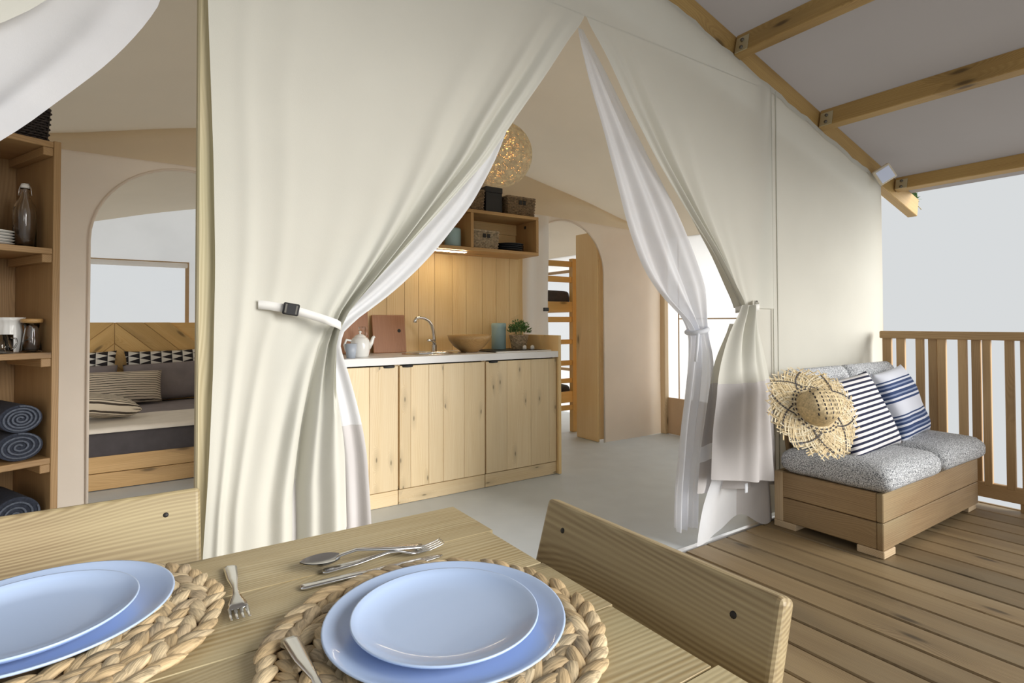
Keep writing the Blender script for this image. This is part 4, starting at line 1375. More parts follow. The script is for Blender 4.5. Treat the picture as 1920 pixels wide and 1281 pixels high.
# ------------------------------------------------------------------ straw hat
def hat():
    c = Vector((2.615, 1.36, 0.699))
    nrm = Vector((-0.36, -0.78, 0.50)).normalized()
    up_ = (Vector((0, 0, 1)) - nrm * nrm.z).normalized()
    xx = up_.cross(nrm)
    mw = Matrix.Translation(c) @ Matrix((xx, up_, nrm)).transposed().to_4x4()
    t = bpy.data.objects.new('straw_hat', None)
    put(t, None, mw)
    tag(t, 'frayed straw sun hat with black dashes resting on the sofa', 'hat')
    rr = random.Random(11)
    RC, RB = 0.092, 0.205

    def brim_z(r, a): return 0.012 * math.sin(2 * a + 0.6) * (r / RB) ** 2 + 0.010 * math.sin(3 * a) * (r / RB) - 0.03 * (r / RB) ** 2 + 0.012
    rows = []
    for i in range(13):
        r = lerp(RC * 0.9, RB * 0.93, i / 12)
        rows.append([(r * math.cos(a), r * math.sin(a), brim_z(r, a)) for a in [2 * math.pi * k / 72 for k in range(72)]])
    grid('brim', rows, MAT['straw'], t, mw, None, True, True)
    rows = []
    for i in range(13):
        ph = i / 12
        r = RC * (1 - 0.06 * ph) * math.cos(ph * math.pi / 2) ** 0.42 if i < 12 else 0.0005
        z = brim_z(RC, 0) * (1 - ph) + 0.105 * math.sin(ph * math.pi / 2) ** 0.9
        rows.append([(r * math.cos(a) * 1.05, r * math.sin(a) * 0.95, z + (0.004 * math.sin(2 * a) if i < 3 else 0)) for a in [2 * math.pi * k / 48 for k in range(48)]])
    grid('crown', rows, MAT['straw'], t, mw, None, True, True)
    mb = MB()
    for s in (1, -1):
        N_ = 120
        for k in range(N_):
            a0 = 2 * math.pi * (k + rr.uniform(-.2, .2)) / N_
            rend = RB * rr.uniform(0.98, 1.16)
            twist = s * rr.uniform(0.62, 0.78)
            w = rr.uniform(0.0022, 0.0034)
            pts = []
            for i in range(9):
                q = i / 8
                r = lerp(RC * 0.98, rend, q)
                a = a0 + twist * q
                pts.append(Vector((r * math.cos(a), r * math.sin(a), brim_z(r, a) + 0.0025 + 0.0014 * math.sin(q * 14 + k * math.pi * (1 if s > 0 else 1.0)) + (rr.uniform(-.006, .010) if i == 8 else 0))))
            v_, f_ = [], []
            for i, p_ in enumerate(pts):
                tn = (pts[min(i + 1, 8)] - pts[max(i - 1, 0)]).normalized()
                sd = tn.cross(Vector((0, 0, 1))).normalized() * w
                v_ += [p_ - sd, p_ + sd]
            for i in range(8):
                f_.append((2 * i, 2 * i + 1, 2 * i + 3, 2 * i + 2))
            mb.add(v_, f_, rr.choice((0, 0, 1)))
    tag(mb.build('straw_strips', [MAT['straw'], MAT['straw_b']], t, mw), None, None, None, 'stuff')
    mb = MB()

    def dash(p_, d_, n_, L_=0.012, W_=0.0062):
        d_ = d_.normalized(); s_ = d_.cross(n_).normalized()
        o_ = p_ + n_ * 0.0035
        mb.add([o_ - d_ * L_ / 2 - s_ * W_ / 2, o_ + d_ * L_ / 2 - s_ * W_ / 2, o_ + d_ * L_ / 2 + s_ * W_ / 2, o_ - d_ * L_ / 2 + s_ * W_ / 2], [(0, 1, 2, 3)])
    zz = Vector((0, 0, 1))
    for rad, n_ in ((0.102, 26), (0.115, 28)):
        for k in range(n_):
            a = 2 * math.pi * k / n_
            dash(Vector((rad * math.cos(a), rad * math.sin(a), brim_z(rad, a) + 0.002)), Vector((-math.sin(a), math.cos(a), 0)), zz)
    for s in (1, -1):
        for k in range(5):
            a0 = 2 * math.pi * (k + 0.25 * s) / 5
            for i in range(3, 12):
                q = i / 11
                r = lerp(RC, RB * 0.98, q); a = a0 + s * 0.7 * q
                r2 = r + 0.003; a2 = a0 + s * 0.7 * (q + 0.03)
                p_ = Vector((r * math.cos(a), r * math.sin(a), brim_z(r, a) + 0.002))
                dash(p_, Vector((r2 * math.cos(a2), r2 * math.sin(a2), p_.z)) - p_, zz)
    for k in range(5):               # dashed lines over the crown
        off_ = (k - 2) * 0.028
        for i in range(9):
            yv = lerp(-0.07, 0.07, i / 8)
            rr2 = math.hypot(off_ / 1.05, yv / 0.95) / RC
            if rr2 > 0.93: continue
            ph = math.acos(min(1, rr2 ** (1 / 0.5))) / (math.pi / 2)
            zc = brim_z(RC, 0) * (1 - ph) + 0.105 * math.sin(ph * math.pi / 2) ** 0.9
            n_ = Vector((off_ * 4, yv * 4, 0.25)).normalized()
            dash(Vector((off_, yv, zc)) + n_ * 0.003, Vector((0, 1, 0)) - n_ * n_.y, n_)
    tag(mb.build('black_dashes', MAT['straw_dark'], t, mw), None, None, None, 'stuff')


hat()
# ------------------------------------------------------------------ kitchen units
KF, KB = 3.19, 3.745
units = [(0.690, 1.298, [0, .22, .42, .70, 1], 'spruce base cabinet at the curtain end of the worktop', 0.90),
         (1.302, 1.916, [0, .12, .32, .49, .74, 1], 'spruce base cabinet under the sink, middle of three', 0.09),
         (1.920, 2.526, [0, .28, .62, .89, 1], 'spruce base cabinet under the potted plant', 0.10)]
for x0, x1, fr, lab, hp in units:
    t = thing('base_cabinet', lab, 'cabinet', ((x0 + x1) / 2, 3.45, 0), 0, 'spruce kitchen base cabinets')
    mb = MB()
    mb.box((x0, KF + 0.024, 0.09), (x0 + 0.016, KB, 0.852)); mb.box((x1 - 0.016, KF + 0.024, 0.09), (x1, KB, 0.852))
    mb.box((x0, KB - 0.01, 0.09), (x1, KB, 0.852)); mb.box((x0, KF + 0.024, 0.09), (x1, KB, 0.106))
    mb.build('body', MAT['spruce'], t)
    door = box('door', (x0 + 0.004, KF + 0.012, 0.094), (x1 - 0.004, KF + 0.022, 0.846), MAT['spruce'], t, 'z', 0.001)
    for a, b in zip(fr, fr[1:]):
        box('plank', (lerp(x0 + 0.003, x1 - 0.003, a) + 0.0006, KF, 0.094), (lerp(x0 + 0.003, x1 - 0.003, b) - 0.0006, KF + 0.0125, 0.846), MAT['spruce'], door, 'z', 0.0015)
    box('plinth', (x0, KF + 0.008, 0.0), (x1, KF + 0.026, 0.088), MAT['spruce'], t, 'x', 0.002)
    hx = lerp(x0, x1, hp)
    lathe('handle', [(0.0, 0.004), (0.034, 0.004), (0.038, 0.0), (0.034, -0.008), (0.0, -0.010)], MAT['black'], door, Matrix.Translation((hx, KF + 0.002, 0.845)), 24, 1.0, 0.42)

wt = MB()
SX, SY, SA, SB = 1.66, 3.44, 0.19, 0.13
for lo, hi in (((0.68, KF - 0.018), (SX - SA, KB)), ((SX + SA, KF - 0.018), (2.529, KB)), ((SX - SA, KF - 0.018), (SX + SA, SY - SB)), ((SX - SA, SY + SB), (SX + SA, KB))):
    wt.box((lo[0], lo[1], 0.856), (hi[0], hi[1], 0.900))
w_ = wt.build('worktop', MAT['white_top'])
tag(w_, 'white worktop running over the spruce cabinets', 'worktop')
ep = thing('end_panel', 'wooden end panel closing the kitchen beside the bunk cabin doorway', 'panel', (2.543, 3.46, 0))
box('board', (2.531, KF - 0.02, 0.0), (2.556, KB, 1.015), MAT['pine'], ep, 'z', 0.003)

bsx = 1.0
bs = thing('backsplash', 'upright pine boards lining the wall above the worktop', 'backsplash', (1.8, 3.75, 0.9))
for k, w in enumerate((0.165, 0.12, 0.15, 0.135, 0.11, 0.13, 0.15, 0.12, 0.145, 0.13, 0.125, 0.14)):
    x1 = bsx + w
    if bsx > 2.6: break
    box('plank', (bsx + 0.001, KB + 0.002, 0.66), (min(x1, 2.622) - 0.001, KB + 0.018, 1.70), MAT['pine'], bs, 'z', 0.0015)
    bsx = x1

sk_ = thing('sink', 'round-cornered steel sink set in the white worktop', 'sink', (SX, SY, 0.9))
lathe('basin', [(0.0, -0.13), (0.13, -0.128), (0.165, -0.11), (0.178, -0.03), (0.182, 0.002), (0.195, 0.004), (0.215, 0.004), (0.218, 0.0008)], MAT['steel'], sk_, Matrix.Translation((SX, SY, 0.9)), 48, 1.06, 0.75)
lathe('drain', [(0.0, -0.126), (0.025, -0.126), (0.028, -0.1275)], MAT['chrome'], sk_, Matrix.Translation((SX, SY, 0.9)), 20)
fa = thing('tap', 'chrome swan-neck tap behind the sink', 'tap', (1.735, 3.60, 0.9))
lathe('base', [(0.0, 0.055), (0.019, 0.055), (0.021, 0.05), (0.022, 0.004), (0.028, 0.0)], MAT['chrome'], fa, Matrix.Translation((1.735, 3.60, 0.9)), 20)
pts = [(1.735, 3.60, 0.94), (1.733, 3.598, 1.0), (1.724, 3.59, 1.05), (1.703, 3.575, 1.095), (1.672, 3.56, 1.125), (1.63, 3.545, 1.143), (1.59, 3.53, 1.147), (1.562, 3.52, 1.142), (1.551, 3.516, 1.128), (1.549, 3.515, 1.112)]
tube('spout', pts, [0.014, 0.0135, 0.0125, 0.0115, 0.011, 0.0105, 0.0105, 0.0105, 0.012, 0.012], MAT['chrome'], fa, None, 12)
tube('lever', [(1.735, 3.588, 0.965), (1.70, 3.56, 0.985), (1.655, 3.535, 0.988)], [0.012, 0.008, 0.009], MAT['chrome'], fa, None, 8)

hb = thing('hob', 'flat dark glass hob with a white front edge under the potted plant', 'hob', (2.27, 3.42, 0.9))
box('glass_plate', (2.04, 3.255, 0.9005), (2.515, 3.66, 0.906), MAT['black'], hb, 'x', 0.001)
box('front_edge', (2.04, 3.235, 0.9005), (2.515, 3.2545, 0.907), MAT['white_top'], hb, 'x', 0.001)


def cutting_board(label, x0, x1, h, mat, lean=0.045, hole=True):
    t = thing('cutting_board', label, 'cutting board', ((x0 + x1) / 2, 3.70, 0.9), 0, 'cutting boards behind the sink')
    ang = math.atan2(lean, h)
    mw = Matrix.Translation(((x0 + x1) / 2, 3.74 - lean - 0.012, 0.901)) @ Matrix.Rotation(-ang, 4, 'X') @ Matrix.Translation((0, 0, h / 2)) @ AX['z']
    mesh_obj('board', box_mesh(h, 0.016, x1 - x0, mat, 0.006, 2), mat, t, mw)
    if hole:
        m2 = mw @ Matrix.Translation((0.02, -0.0085, -(x1 - x0) * 0.30)) @ Matrix.Rotation(math.pi / 2, 4, 'X')
        lathe('grip_hole', [(0.0, 0.0004), (0.010, 0.0006), (0.013, 0.0)], MAT['screw'], t, m2, 16)
    return t


cutting_board('reddish cutting board with a round grip hole leaning behind the sink', 1.315, 1.558, 0.268, MAT['redwood'])
cutting_board('tall reddish cutting board behind the white teapot', 1.03, 1.285, 0.34, MAT['redwood'], 0.05, False)

tp = thing('teapot', 'white porcelain teapot beside the curtain', 'teapot', (1.115, 3.36, 0.9))
M0 = Matrix.Translation((1.115, 3.36, 0.9005))
lathe('pot', [(0.0, 0.0), (0.045, 0.0), (0.052, 0.006), (0.058, 0.04), (0.059, 0.075), (0.054, 0.105), (0.044, 0.118), (0.036, 0.122)], MAT['porcelain'], tp, M0, 32)
lathe('lid', [(0.037, 0.122), (0.032, 0.130), (0.018, 0.138), (0.006, 0.141), (0.005, 0.147), (0.010, 0.153), (0.007, 0.160), (0.0, 0.161)], MAT['porcelain'], tp, M0, 24)
tube('spout', [M0 @ Vector(p_) for p_ in ((0.05, 0, 0.055), (0.072, 0, 0.085), (0.083, 0, 0.118), (0.092, 0, 0.124))], [0.018, 0.013, 0.010, 0.009], MAT['porcelain'], tp, None, 12)
tube('handle', [M0 @ Vector(p_) for p_ in ((-0.052, 0, 0.10), (-0.085, 0, 0.108), (-0.098, 0, 0.075), (-0.088, 0, 0.04), (-0.055, 0, 0.025))], 0.007, MAT['porcelain'], tp, None, 10)
cu = lathe('cup', [(0.0, 0.003), (0.024, 0.003), (0.034, 0.085), (0.0365, 0.085), (0.026, 0.0), (0.0, 0.0)], MAT['cup'], None, Matrix.Translation((1.035, 3.285, 0.9005)), 24)
tag(cu, 'small grey blue cup in front of the white teapot', 'cup')
for bx0, by0, lab in ((1.165, 3.50, 'clear glass cruet rising right behind the teapot lid'), (1.215, 3.545, 'clear glass cruet nearest the reddish cutting board')):
    o = lathe('cruet', [(0.0, 0.0), (0.026, 0.0), (0.030, 0.01), (0.028, 0.09), (0.012, 0.125), (0.010, 0.165), (0.014, 0.17), (0.014, 0.185), (0.0, 0.187)], MAT['glass'], None, Matrix.Translation((bx0, by0, 0.9005)), 20)
    tag(o, lab, 'bottle', 'glass cruets by the teapot')

bw = lathe('wooden_bowl', [(0.0, 0.0), (0.055, 0.0), (0.062, 0.004), (0.110, 0.040), (0.145, 0.085), (0.157, 0.122), (0.150, 0.122), (0.136, 0.088), (0.10, 0.046), (0.0, 0.018)], MAT['bowl'], None, Matrix.Translation((1.935, 3.44, 0.9005)), 48)
tag(bw, 'wide wooden salad bowl on the worktop right of the tap', 'bowl')
cn = thing('canister', 'pale teal tin canister beside the potted plant', 'canister', (2.275, 3.585, 0.906))
M0 = Matrix.Translation((2.275, 3.585, 0.9065))
lathe('tin', [(0.0, 0.0), (0.054, 0.0), (0.056, 0.003), (0.056, 0.165)], MAT['teal'], cn, M0, 32)
lathe('lid', [(0.0575, 0.165), (0.0575, 0.192), (0.052, 0.199), (0.0, 0.200)], MAT['teal'], cn, M0, 32)

pp = thing('potted_plant', 'small leafy green herb in a round wicker pot', 'potted plant', (2.405, 3.50, 0.906))
M0 = Matrix.Translation((2.405, 3.50, 0.9065))
mb = MB()
for k in range(16):
    z = 0.004 + k * 0.0068
    R0 = 0.052 + 0.018 * k / 15
    mb.tube([(R0 * math.cos(a) * (1 + 0.035 * (-1) ** (i + k)), R0 * math.sin(a) * (1 + 0.035 * (-1) ** (i + k)), z) for i, a in enumerate([2 * math.pi * q / 28 for q in range(28)])], 0.0042, 5, True)
mb.lathe([(0.0, 0.002), (0.05, 0.002), (0.066, 0.105)], 28)
mb.build('wicker_pot', MAT['wicker_pale'], pp, M0, True)
lathe('soil', [(0.0, 0.098), (0.066, 0.096)], MAT['soil'], pp, M0, 24)
mb = MB()
rr = random.Random(5)
for k in range(420):
    th, ph = rr.uniform(0, 2 * math.pi), math.acos(rr.uniform(-0.25, 1))
    R0 = rr.uniform(0.035, 0.098)
    c = Vector((R0 * math.sin(ph) * math.cos(th), R0 * math.sin(ph) * math.sin(th), 0.145 + R0 * math.cos(ph) * 0.85))
    a = (c - Vector((0, 0, 0.09)) + Vector((rr.uniform(-.05, .05), rr.uniform(-.05, .05), rr.uniform(-.05, .05)))).normalized() * rr.uniform(0.008, 0.014)
    b = a.cross(Vector((rr.uniform(-1, 1), rr.uniform(-1, 1), rr.uniform(-1, 1)))).normalized() * 0.0055
    n_ = a.cross(b).normalized() * 0.002
    mb.add([c - a, c + b + n_, c + a, c - b + n_], [(0, 1, 2), (0, 2, 3)])
for k in range(30):
    th = rr.uniform(0, 2 * math.pi); R0 = rr.uniform(0.01, 0.07)
    mb.tube([(R0 * .5 * math.cos(th), R0 * .5 * math.sin(th), 0.095), (R0 * math.cos(th), R0 * math.sin(th), 0.19)], 0.0012, 4)
tag(mb.build('foliage', MAT['leaf'], pp, M0), None, None, None, 'stuff')
for (sx_, sy_), lab in (((2.385, 3.395), 'tiny white shaker nearer the sink, before the wicker pot'), ((2.435, 3.365), 'tiny white shaker nearer the end panel, before the wicker pot')):
    o = lathe('shaker', [(0.0, 0.0), (0.013, 0.0), (0.0165, 0.010), (0.0145, 0.024), (0.008, 0.032), (0.0, 0.034)], MAT['porcelain'], None, Matrix.Translation((sx_, sy_, 0.9065)), 18)
    tag(o, lab, 'shaker', 'salt and pepper shakers')

# ------------------------------------------------------------------ wall shelf
ws = thing('wall_shelf', 'open pine wall shelf with two compartments above the worktop', 'shelf', (1.8, 3.6, 1.63))
SF, SBk = 3.45, 3.742
box('top_board', (1.05, SF, 1.908), (2.562, SBk, 1.932), MAT['shelf'], ws, 'x', 0.002)
box('bottom_board', (1.05, SF, 1.630), (2.562, SBk, 1.655), MAT['shelf'], ws, 'x', 0.002)
for xa in (1.05, 1.955, 2.538):
    box('upright', (xa, SF, 1.6555), (xa + 0.024, SBk, 1.9075), MAT['shelf'], ws, 'z', 0.002)
box('back_rail', (1.075, SBk - 0.02, 1.82), (2.537, SBk, 1.9075), MAT['pine'], ws, 'x', 0.002)
box('back_panel', (1.075, SBk - 0.008, 1.6555), (2.537, SBk - 0.001, 1.82), MAT['pine'], ws, 'x', 0.001)
mw = Matrix.Translation((2.50, 3.725, 1.865))
lathe('screw_cap', [(0.0, 0.004), (0.012, 0.003), (0.014, 0.0)], MAT['screw'], ws, Matrix.Translation((2.5375, 3.60, 1.87)) @ Matrix.Rotation(-math.pi / 2, 4, 'Y'), 12)
ld = thing('led_strip', 'short warm lit strip under the wall shelf', 'lamp', (1.83, 3.5, 1.62))
box('housing', (1.69, 3.49, 1.6215), (1.95, 3.515, 1.6295), MAT['white_top'], ld, 'x', 0.001)
box('diffuser', (1.70, 3.492, 1.6165), (1.94, 3.513, 1.6213), MAT['led'], ld, 'x', 0.001)


def basket(label, cx, cy, z, w, d, h, mat, rotz=0.0, group='wicker baskets', handle=True):
    t = thing('basket', label, 'basket', (cx, cy, z), rotz, group)
    Fm = WM[t.name]
    rows_n = max(8, int(h / 0.011))
    mb = MB()

    def ring(f_, zz, off, rad):
        hw, hd = w / 2 * f_, d / 2 * f_
        per = []
        n1, n2 = 16, 11
        for i in range(n1): per.append((lerp(-hw, hw, i / n1), -hd, 0, -1))
        for i in range(n2): per.append((hw, lerp(-hd, hd, i / n2), 1, 0))
        for i in range(n1): per.append((lerp(hw, -hw, i / n1), hd, 0, 1))
        for i in range(n2): per.append((-hw, lerp(hd, -hd, i / n2), -1, 0))
        return [(x_ + nx * rad * 0.7 * (1 if (i + off) % 2 else -1), y_ + ny * rad * 0.7 * (1 if (i + off) % 2 else -1), zz) for i, (x_, y_, nx, ny) in enumerate(per)]
    for k in range(rows_n):
        q = k / (rows_n - 1)
        mb.tube(ring(lerp(0.93, 1.0, q), 0.005 + (h - 0.012) * q, k, 0.006), 0.0058, 5, True)
    mb.build('weave', mat, t, Fm, True)
    mb = MB()
    base = ring(0.93, 0.004, 0, 0.0); topr = ring(1.0, h - 0.004, 0, 0.0)
    for a_, b_ in zip(base, topr):
        mb.tube([a_, b_], 0.0035, 4)
    mb.build('stakes', mat, t, Fm, True)
    tube('rim', ring(1.0, h - 0.003, 0, 0.004), 0.009, mat, t, Fm, 6, True)
    box('bottom', (-w / 2 * .93, -d / 2 * .93, 0.0), (w / 2 * .93, d / 2 * .93, 0.006), mat, t, 'x', 0.001, Fm)
    if handle:      # grip gap: two dark slots in the front
        for s in (-1, 1):
            box('grip_gap', (s * 0.018 - 0.013, -d / 2 - 0.0125, h * 0.60), (s * 0.018 + 0.013, -d / 2 - 0.0085, h * 0.82), MAT['screw'], t, 'x', 0.001, Fm)
    return t


wb = 'wicker baskets of the wall shelf'
basket('brown wicker basket on top of the wall shelf, at its free end', 2.425, 3.585, 1.9325, 0.255, 0.20, 0.145, MAT['wicker'], 0, wb)
basket('wicker basket on top of the wall shelf, half hidden by the curtain', 1.985, 3.585, 1.9325, 0.20, 0.20, 0.155, MAT['wicker'], 0, wb, False)
basket('pale grey wicker basket inside the wall shelf compartment', 2.098, 3.58, 1.6555, 0.222, 0.20, 0.135, MAT['wicker_pale'], 0, wb)
bb = thing('black_box', 'tall plain black box between the baskets on the wall shelf', 'box', (2.19, 3.58, 1.9325))
box('carton', (2.118, 3.51, 1.9325), (2.262, 3.65, 2.09), MAT['black'], bb, 'z', 0.003)
box('lid', (2.115, 3.507, 2.09), (2.265, 3.653, 2.132), MAT['black'], bb, 'x', 0.003)
for k in range(4):
    o = lathe('dark_plate', [(0.0, 0.004), (0.07, 0.004), (0.115, 0.016), (0.117, 0.019), (0.113, 0.018), (0.068, 0.0), (0.0, 0.0)], MAT['dark_plate'], None, Matrix.Translation((2.365, 3.58, 1.656 + k * 0.0145)), 40)
    tag(o, ('lowest dark plate of the stack in the wall shelf', 'second lowest dark plate of the stack in the wall shelf', 'third dark plate up in the stack in the wall shelf', 'topmost dark plate of the stack in the wall shelf')[k], 'plate', 'dark plates in the wall shelf')
o = lathe('teal_jar', [(0.0, 0.0), (0.052, 0.0), (0.06, 0.01), (0.06, 0.13), (0.054, 0.14), (0.05, 0.14), (0.054, 0.125), (0.052, 0.012), (0.0, 0.008)], MAT['teal'], None, Matrix.Translation((1.865, 3.56, 1.6555)), 32)
tag(o, 'pale teal jar in the wall shelf half hidden by the curtain', 'jar')

# ------------------------------------------------------------------ pendant lamp
PC = Vector((1.725, 2.70, 2.093)); PR = 0.187
pn = thing('pendant_lamp', 'round woven rattan pendant lamp hanging above the kitchen', 'lamp', PC)
mb = MB()
rr = random.Random(21)
for k in range(420):
    n_ = Vector((rr.gauss(0, 1), rr.gauss(0, 1), rr.gauss(0, 1))).normalized()
    a_ = n_.orthogonal().normalized(); b_ = n_.cross(a_)
    h_ = rr.uniform(-0.55, 0.55)
    R0 = PR * rr.uniform(0.985, 1.005)
    rad = R0 * math.sqrt(1 - h_ * h_)
    s0 = rr.uniform(0, 6.28)
    path = [n_ * (h_ * R0) + a_ * (rad * math.cos(s0 + q * 0.18)) + b_ * (rad * math.sin(s0 + q * 0.18)) for q in range(35)]
    mb.tube(path, rr.uniform(0.0014, 0.0022), 4, True)
tag(mb.build('weave', MAT['rattan'], pn, Matrix.Translation(PC), True), None, None, None, 'stuff')
lathe('inner_globe', [(PR * 0.965 * math.sin(math.pi * k / 20), PR * 0.965 * math.cos(math.pi * k / 20)) for k in range(21)], cloth('globe_paper', (0.88, 0.68, 0.42), 0.3), pn, Matrix.Translation(PC), 32)
tube('cord', [(PC.x, PC.y, PC.z + PR), (PC.x, PC.y, lining_z(PC.x) + 0.02)], 0.004, MAT['black'], pn, None, 6)

bulb = bpy.data.lights.new('pendant_bulb', 'POINT')
bulb.energy = 4.5
bulb.color = (1.0, 0.82, 0.60)
bulb.shadow_soft_size = 0.05
bo = bpy.data.objects.new('pendant_bulb', bulb)
put(bo, pn, Matrix.Translation(PC))
# ------------------------------------------------------------------ bunk cabin
wd = thing('wardrobe', 'tall narrow plywood wardrobe seen through the bunk cabin doorway', 'wardrobe', (3.8, 3.97, 0))
box('side_panel', (3.505, 3.815, 0.0), (3.53, 4.115, 1.96), MAT['wardrobe'], wd, 'z', 0.003)
box('side_panel', (4.17, 3.815, 0.0), (4.19, 4.115, 1.96), MAT['wardrobe'], wd, 'z', 0.003)
box('top_panel', (3.531, 3.815, 1.935), (4.169, 4.115, 1.96), MAT['wardrobe'], wd, 'x', 0.003)
box('back_panel', (3.531, 3.816, 0.02), (4.169, 3.832, 1.934), MAT['wardrobe'], wd, 'z', 0.002)
for i in range(3):
    box('shelf_board', (3.531, 3.833, 0.35 + 0.5 * i), (4.169, 4.10, 0.372 + 0.5 * i), MAT['wardrobe'], wd, 'x', 0.002)

bk_ = thing('bunk_bed', 'honey pine bunk bed with slatted end seen through the narrow doorway', 'bunk bed', (3.3, 5.2, 0))
BX0, BX1, BY0, BY1 = 2.72, 3.62, 4.30, 6.25
for (xa, ya) in ((BX0, BY0), (BX1, BY0), (BX0, BY1), (BX1, BY1)):
    box('post', (xa, ya, 0.0), (xa + 0.06, ya + 0.06, 1.76), MAT['honey'], bk_, 'z', 0.004)
for z0, z1 in ((1.672, 1.730), (1.514, 1.572), (1.112, 1.167), (0.890, 0.938), (0.675, 0.726), (0.498, 0.545)):
    box('end_slat', (BX0 + 0.061, BY0 + 0.01, z0), (BX1 - 0.001, BY0 + 0.035, z1), MAT['honey'], bk_, 'x', 0.004)
for z0, z1 in ((1.214, 1.318), (0.302, 0.413), (0.225, 0.275)):
    box('end_board', (BX0 + 0.061, BY0 + 0.004, z0), (BX1 - 0.001, BY0 + 0.032, z1), MAT['honey'], bk_, 'x', 0.004)
for z0, z1 in ((1.214, 1.318), (0.302, 0.413)):
    box('side_rail', (BX0 + 0.01, BY0 + 0.061, z0), (BX0 + 0.035, BY1 - 0.001, z1), MAT['honey'], bk_, 'y', 0.004)
    box('side_rail', (BX1 + 0.02, BY0 + 0.061, z0), (BX1 + 0.045, BY1 - 0.001, z1), MAT['honey'], bk_, 'y', 0.004)
    box('bed_base', (BX0 + 0.036, BY0 + 0.062, z0 + 0.02), (BX1 + 0.019, BY1, z0 + 0.04), MAT['honey'], bk_, 'x', 0.002)
for z, lab in ((1.259, 'charcoal mattress on the upper bunk'), (0.345, 'charcoal mattress on the lower bunk')):
    cushion('mattress', lab, 0.86, 1.86, 0.185 if z > 1 else 0.14, Tr((3.20, 5.30, z)), MAT['charcoal'], 'bunk mattresses', False, 0.04, 0.005)

# ------------------------------------------------------------------ double bed cabin
bd = thing('double_bed', 'low pine double bed in the cabin behind the arched doorway', 'bed', (0.1, 5.3, 0))
QX0, QX1, QY0, QY1 = -0.72, 0.92, 4.58, 6.20
for z0, z1 in ((0.004, 0.112), (0.116, 0.226)):
    box('front_board', (QX0, QY0, z0), (QX1, QY0 + 0.03, z1), MAT['bedside'], bd, 'x', 0.003)
    for xa in (QX0, QX1 - 0.03):
        box('side_board', (xa, QY0 + 0.031, z0), (xa + 0.03, QY1, z1), MAT['bedside'], bd, 'y', 0.003)
box('slat_base', (QX0 + 0.031, QY0 + 0.031, 0.17), (QX1 - 0.031, QY1, 0.20), MAT['bedside'], bd, 'x', 0.002)

hbd = thing('headboard', 'pine headboard with chevron planks behind the bed pillows', 'headboard', (0.1, 6.25, 0))
box('backing', (-0.80, 6.262, 0.20), (0.95, 6.28, 1.12), MAT['honey'], hbd, 'x', 0.002)
HXc, HZ0, HZ1 = -0.222, 0.45, 1.122


def clip_poly(poly, fn):
    out = []
    for i in range(len(poly)):
        a, b = poly[i], poly[(i + 1) % len(poly)]
        fa_, fb = fn(a), fn(b)
        if fa_ >= 0: out.append(a)
        if fa_ * fb < 0:
            t = fa_ / (fa_ - fb)
            out.append((a[0] + (b[0] - a[0]) * t, a[1] + (b[1] - a[1]) * t))
    return out


for side in (-1, 1):
    d_ = Vector((side * 0.74, -0.67)).normalized()       # planks fall away from the centre line
    n_ = Vector((-d_.y, d_.x)) * side
    W = 0.145
    for k in range(-2, 9):
        o_ = Vector((HXc, HZ1)) - Vector((0, 1)) * (k * W / abs(d_.x))
        a0, a1 = o_ - d_ * 0.5, o_ + d_ * 2.5
        b0 = a0 - Vector((0, 1)) * ((W - 0.004) / abs(d_.x)); b1 = a1 - Vector((0, 1)) * ((W - 0.004) / abs(d_.x))
        poly = [tuple(a0), tuple(a1), tuple(b1), tuple(b0)]
        xl, xr = (HXc + 0.002, 0.95) if side > 0 else (-0.80, HXc - 0.002)
        for fn in (lambda p_: p_[0] - xl, lambda p_: xr - p_[0], lambda p_: p_[1] - HZ0, lambda p_: HZ1 - p_[1]):
            poly = clip_poly(poly, fn)
            if len(poly) < 3: break
        if len(poly) < 3: continue
        cx = sum(p_[0] for p_ in poly) / len(poly); cz = sum(p_[1] for p_ in poly) / len(poly)
        ang = math.atan2(d_.y, d_.x)
        mw = Matrix.Translation((cx, 6.25, cz)) @ Matrix.Rotation(-ang, 4, 'Y')
        inv = mw.inverted()
        n = len(poly)
        vv = [inv @ Vector((p_[0], 6.245 + 0.002 * (k % 2), p_[1])) for p_ in poly] + [inv @ Vector((p_[0], 6.2615, p_[1])) for p_ in poly]
        ff = [tuple(range(n)), tuple(range(2 * n - 1, n - 1, -1))] + [(i, n + i, n + (i + 1) % n, (i + 1) % n) for i in range(n)]
        pydata('plank', vv, ff, MAT['honey'], hbd, mw, False)

cushion('mattress', 'charcoal mattress on the low pine double bed', 1.60, 1.60, 0.195, Tr((0.10, 5.385, 0.2005)), MAT['charcoal'], None, False, 0.04, 0.005)
rows = []
for k in range(25):
    row = []
    for i in range(41):
        x_ = lerp(-0.70, 0.90, i / 40)
        y_ = lerp(5.20, 4.59, min(1, k / 20)) + 0.02 * math.sin(x_ * 3) * (1 if k < 3 else 0)
        z_ = 0.412 + 0.004 * noise.noise(Vector((x_ * 5, y_ * 5, 0)))
        if k > 20:
            y_ = 4.572 - 0.001 * (k - 20); z_ = 0.405 - 0.006 * (k - 20)
        row.append((x_, y_, z_))
    rows.append(row)
th = grid('throw', rows, MAT['throw'])
m_ = th.modifiers.new('thickness', 'SOLIDIFY'); m_.thickness = 0.008; m_.offset = 1
tag(th, 'cream throw spread over the foot of the double bed', 'throw')
rows = [[(lerp(-0.695, 0.895, i / 20), lerp(5.98, 5.12, k / 10), 0.4085 + 0.003 * noise.noise(Vector((i * .4, k * .4, 0)))) for i in range(21)] for k in range(11)]
shb = grid('bed_sheet', rows, MAT['grey_linen'])
m_ = shb.modifiers.new('thickness', 'SOLIDIFY'); m_.thickness = 0.006; m_.offset = 1
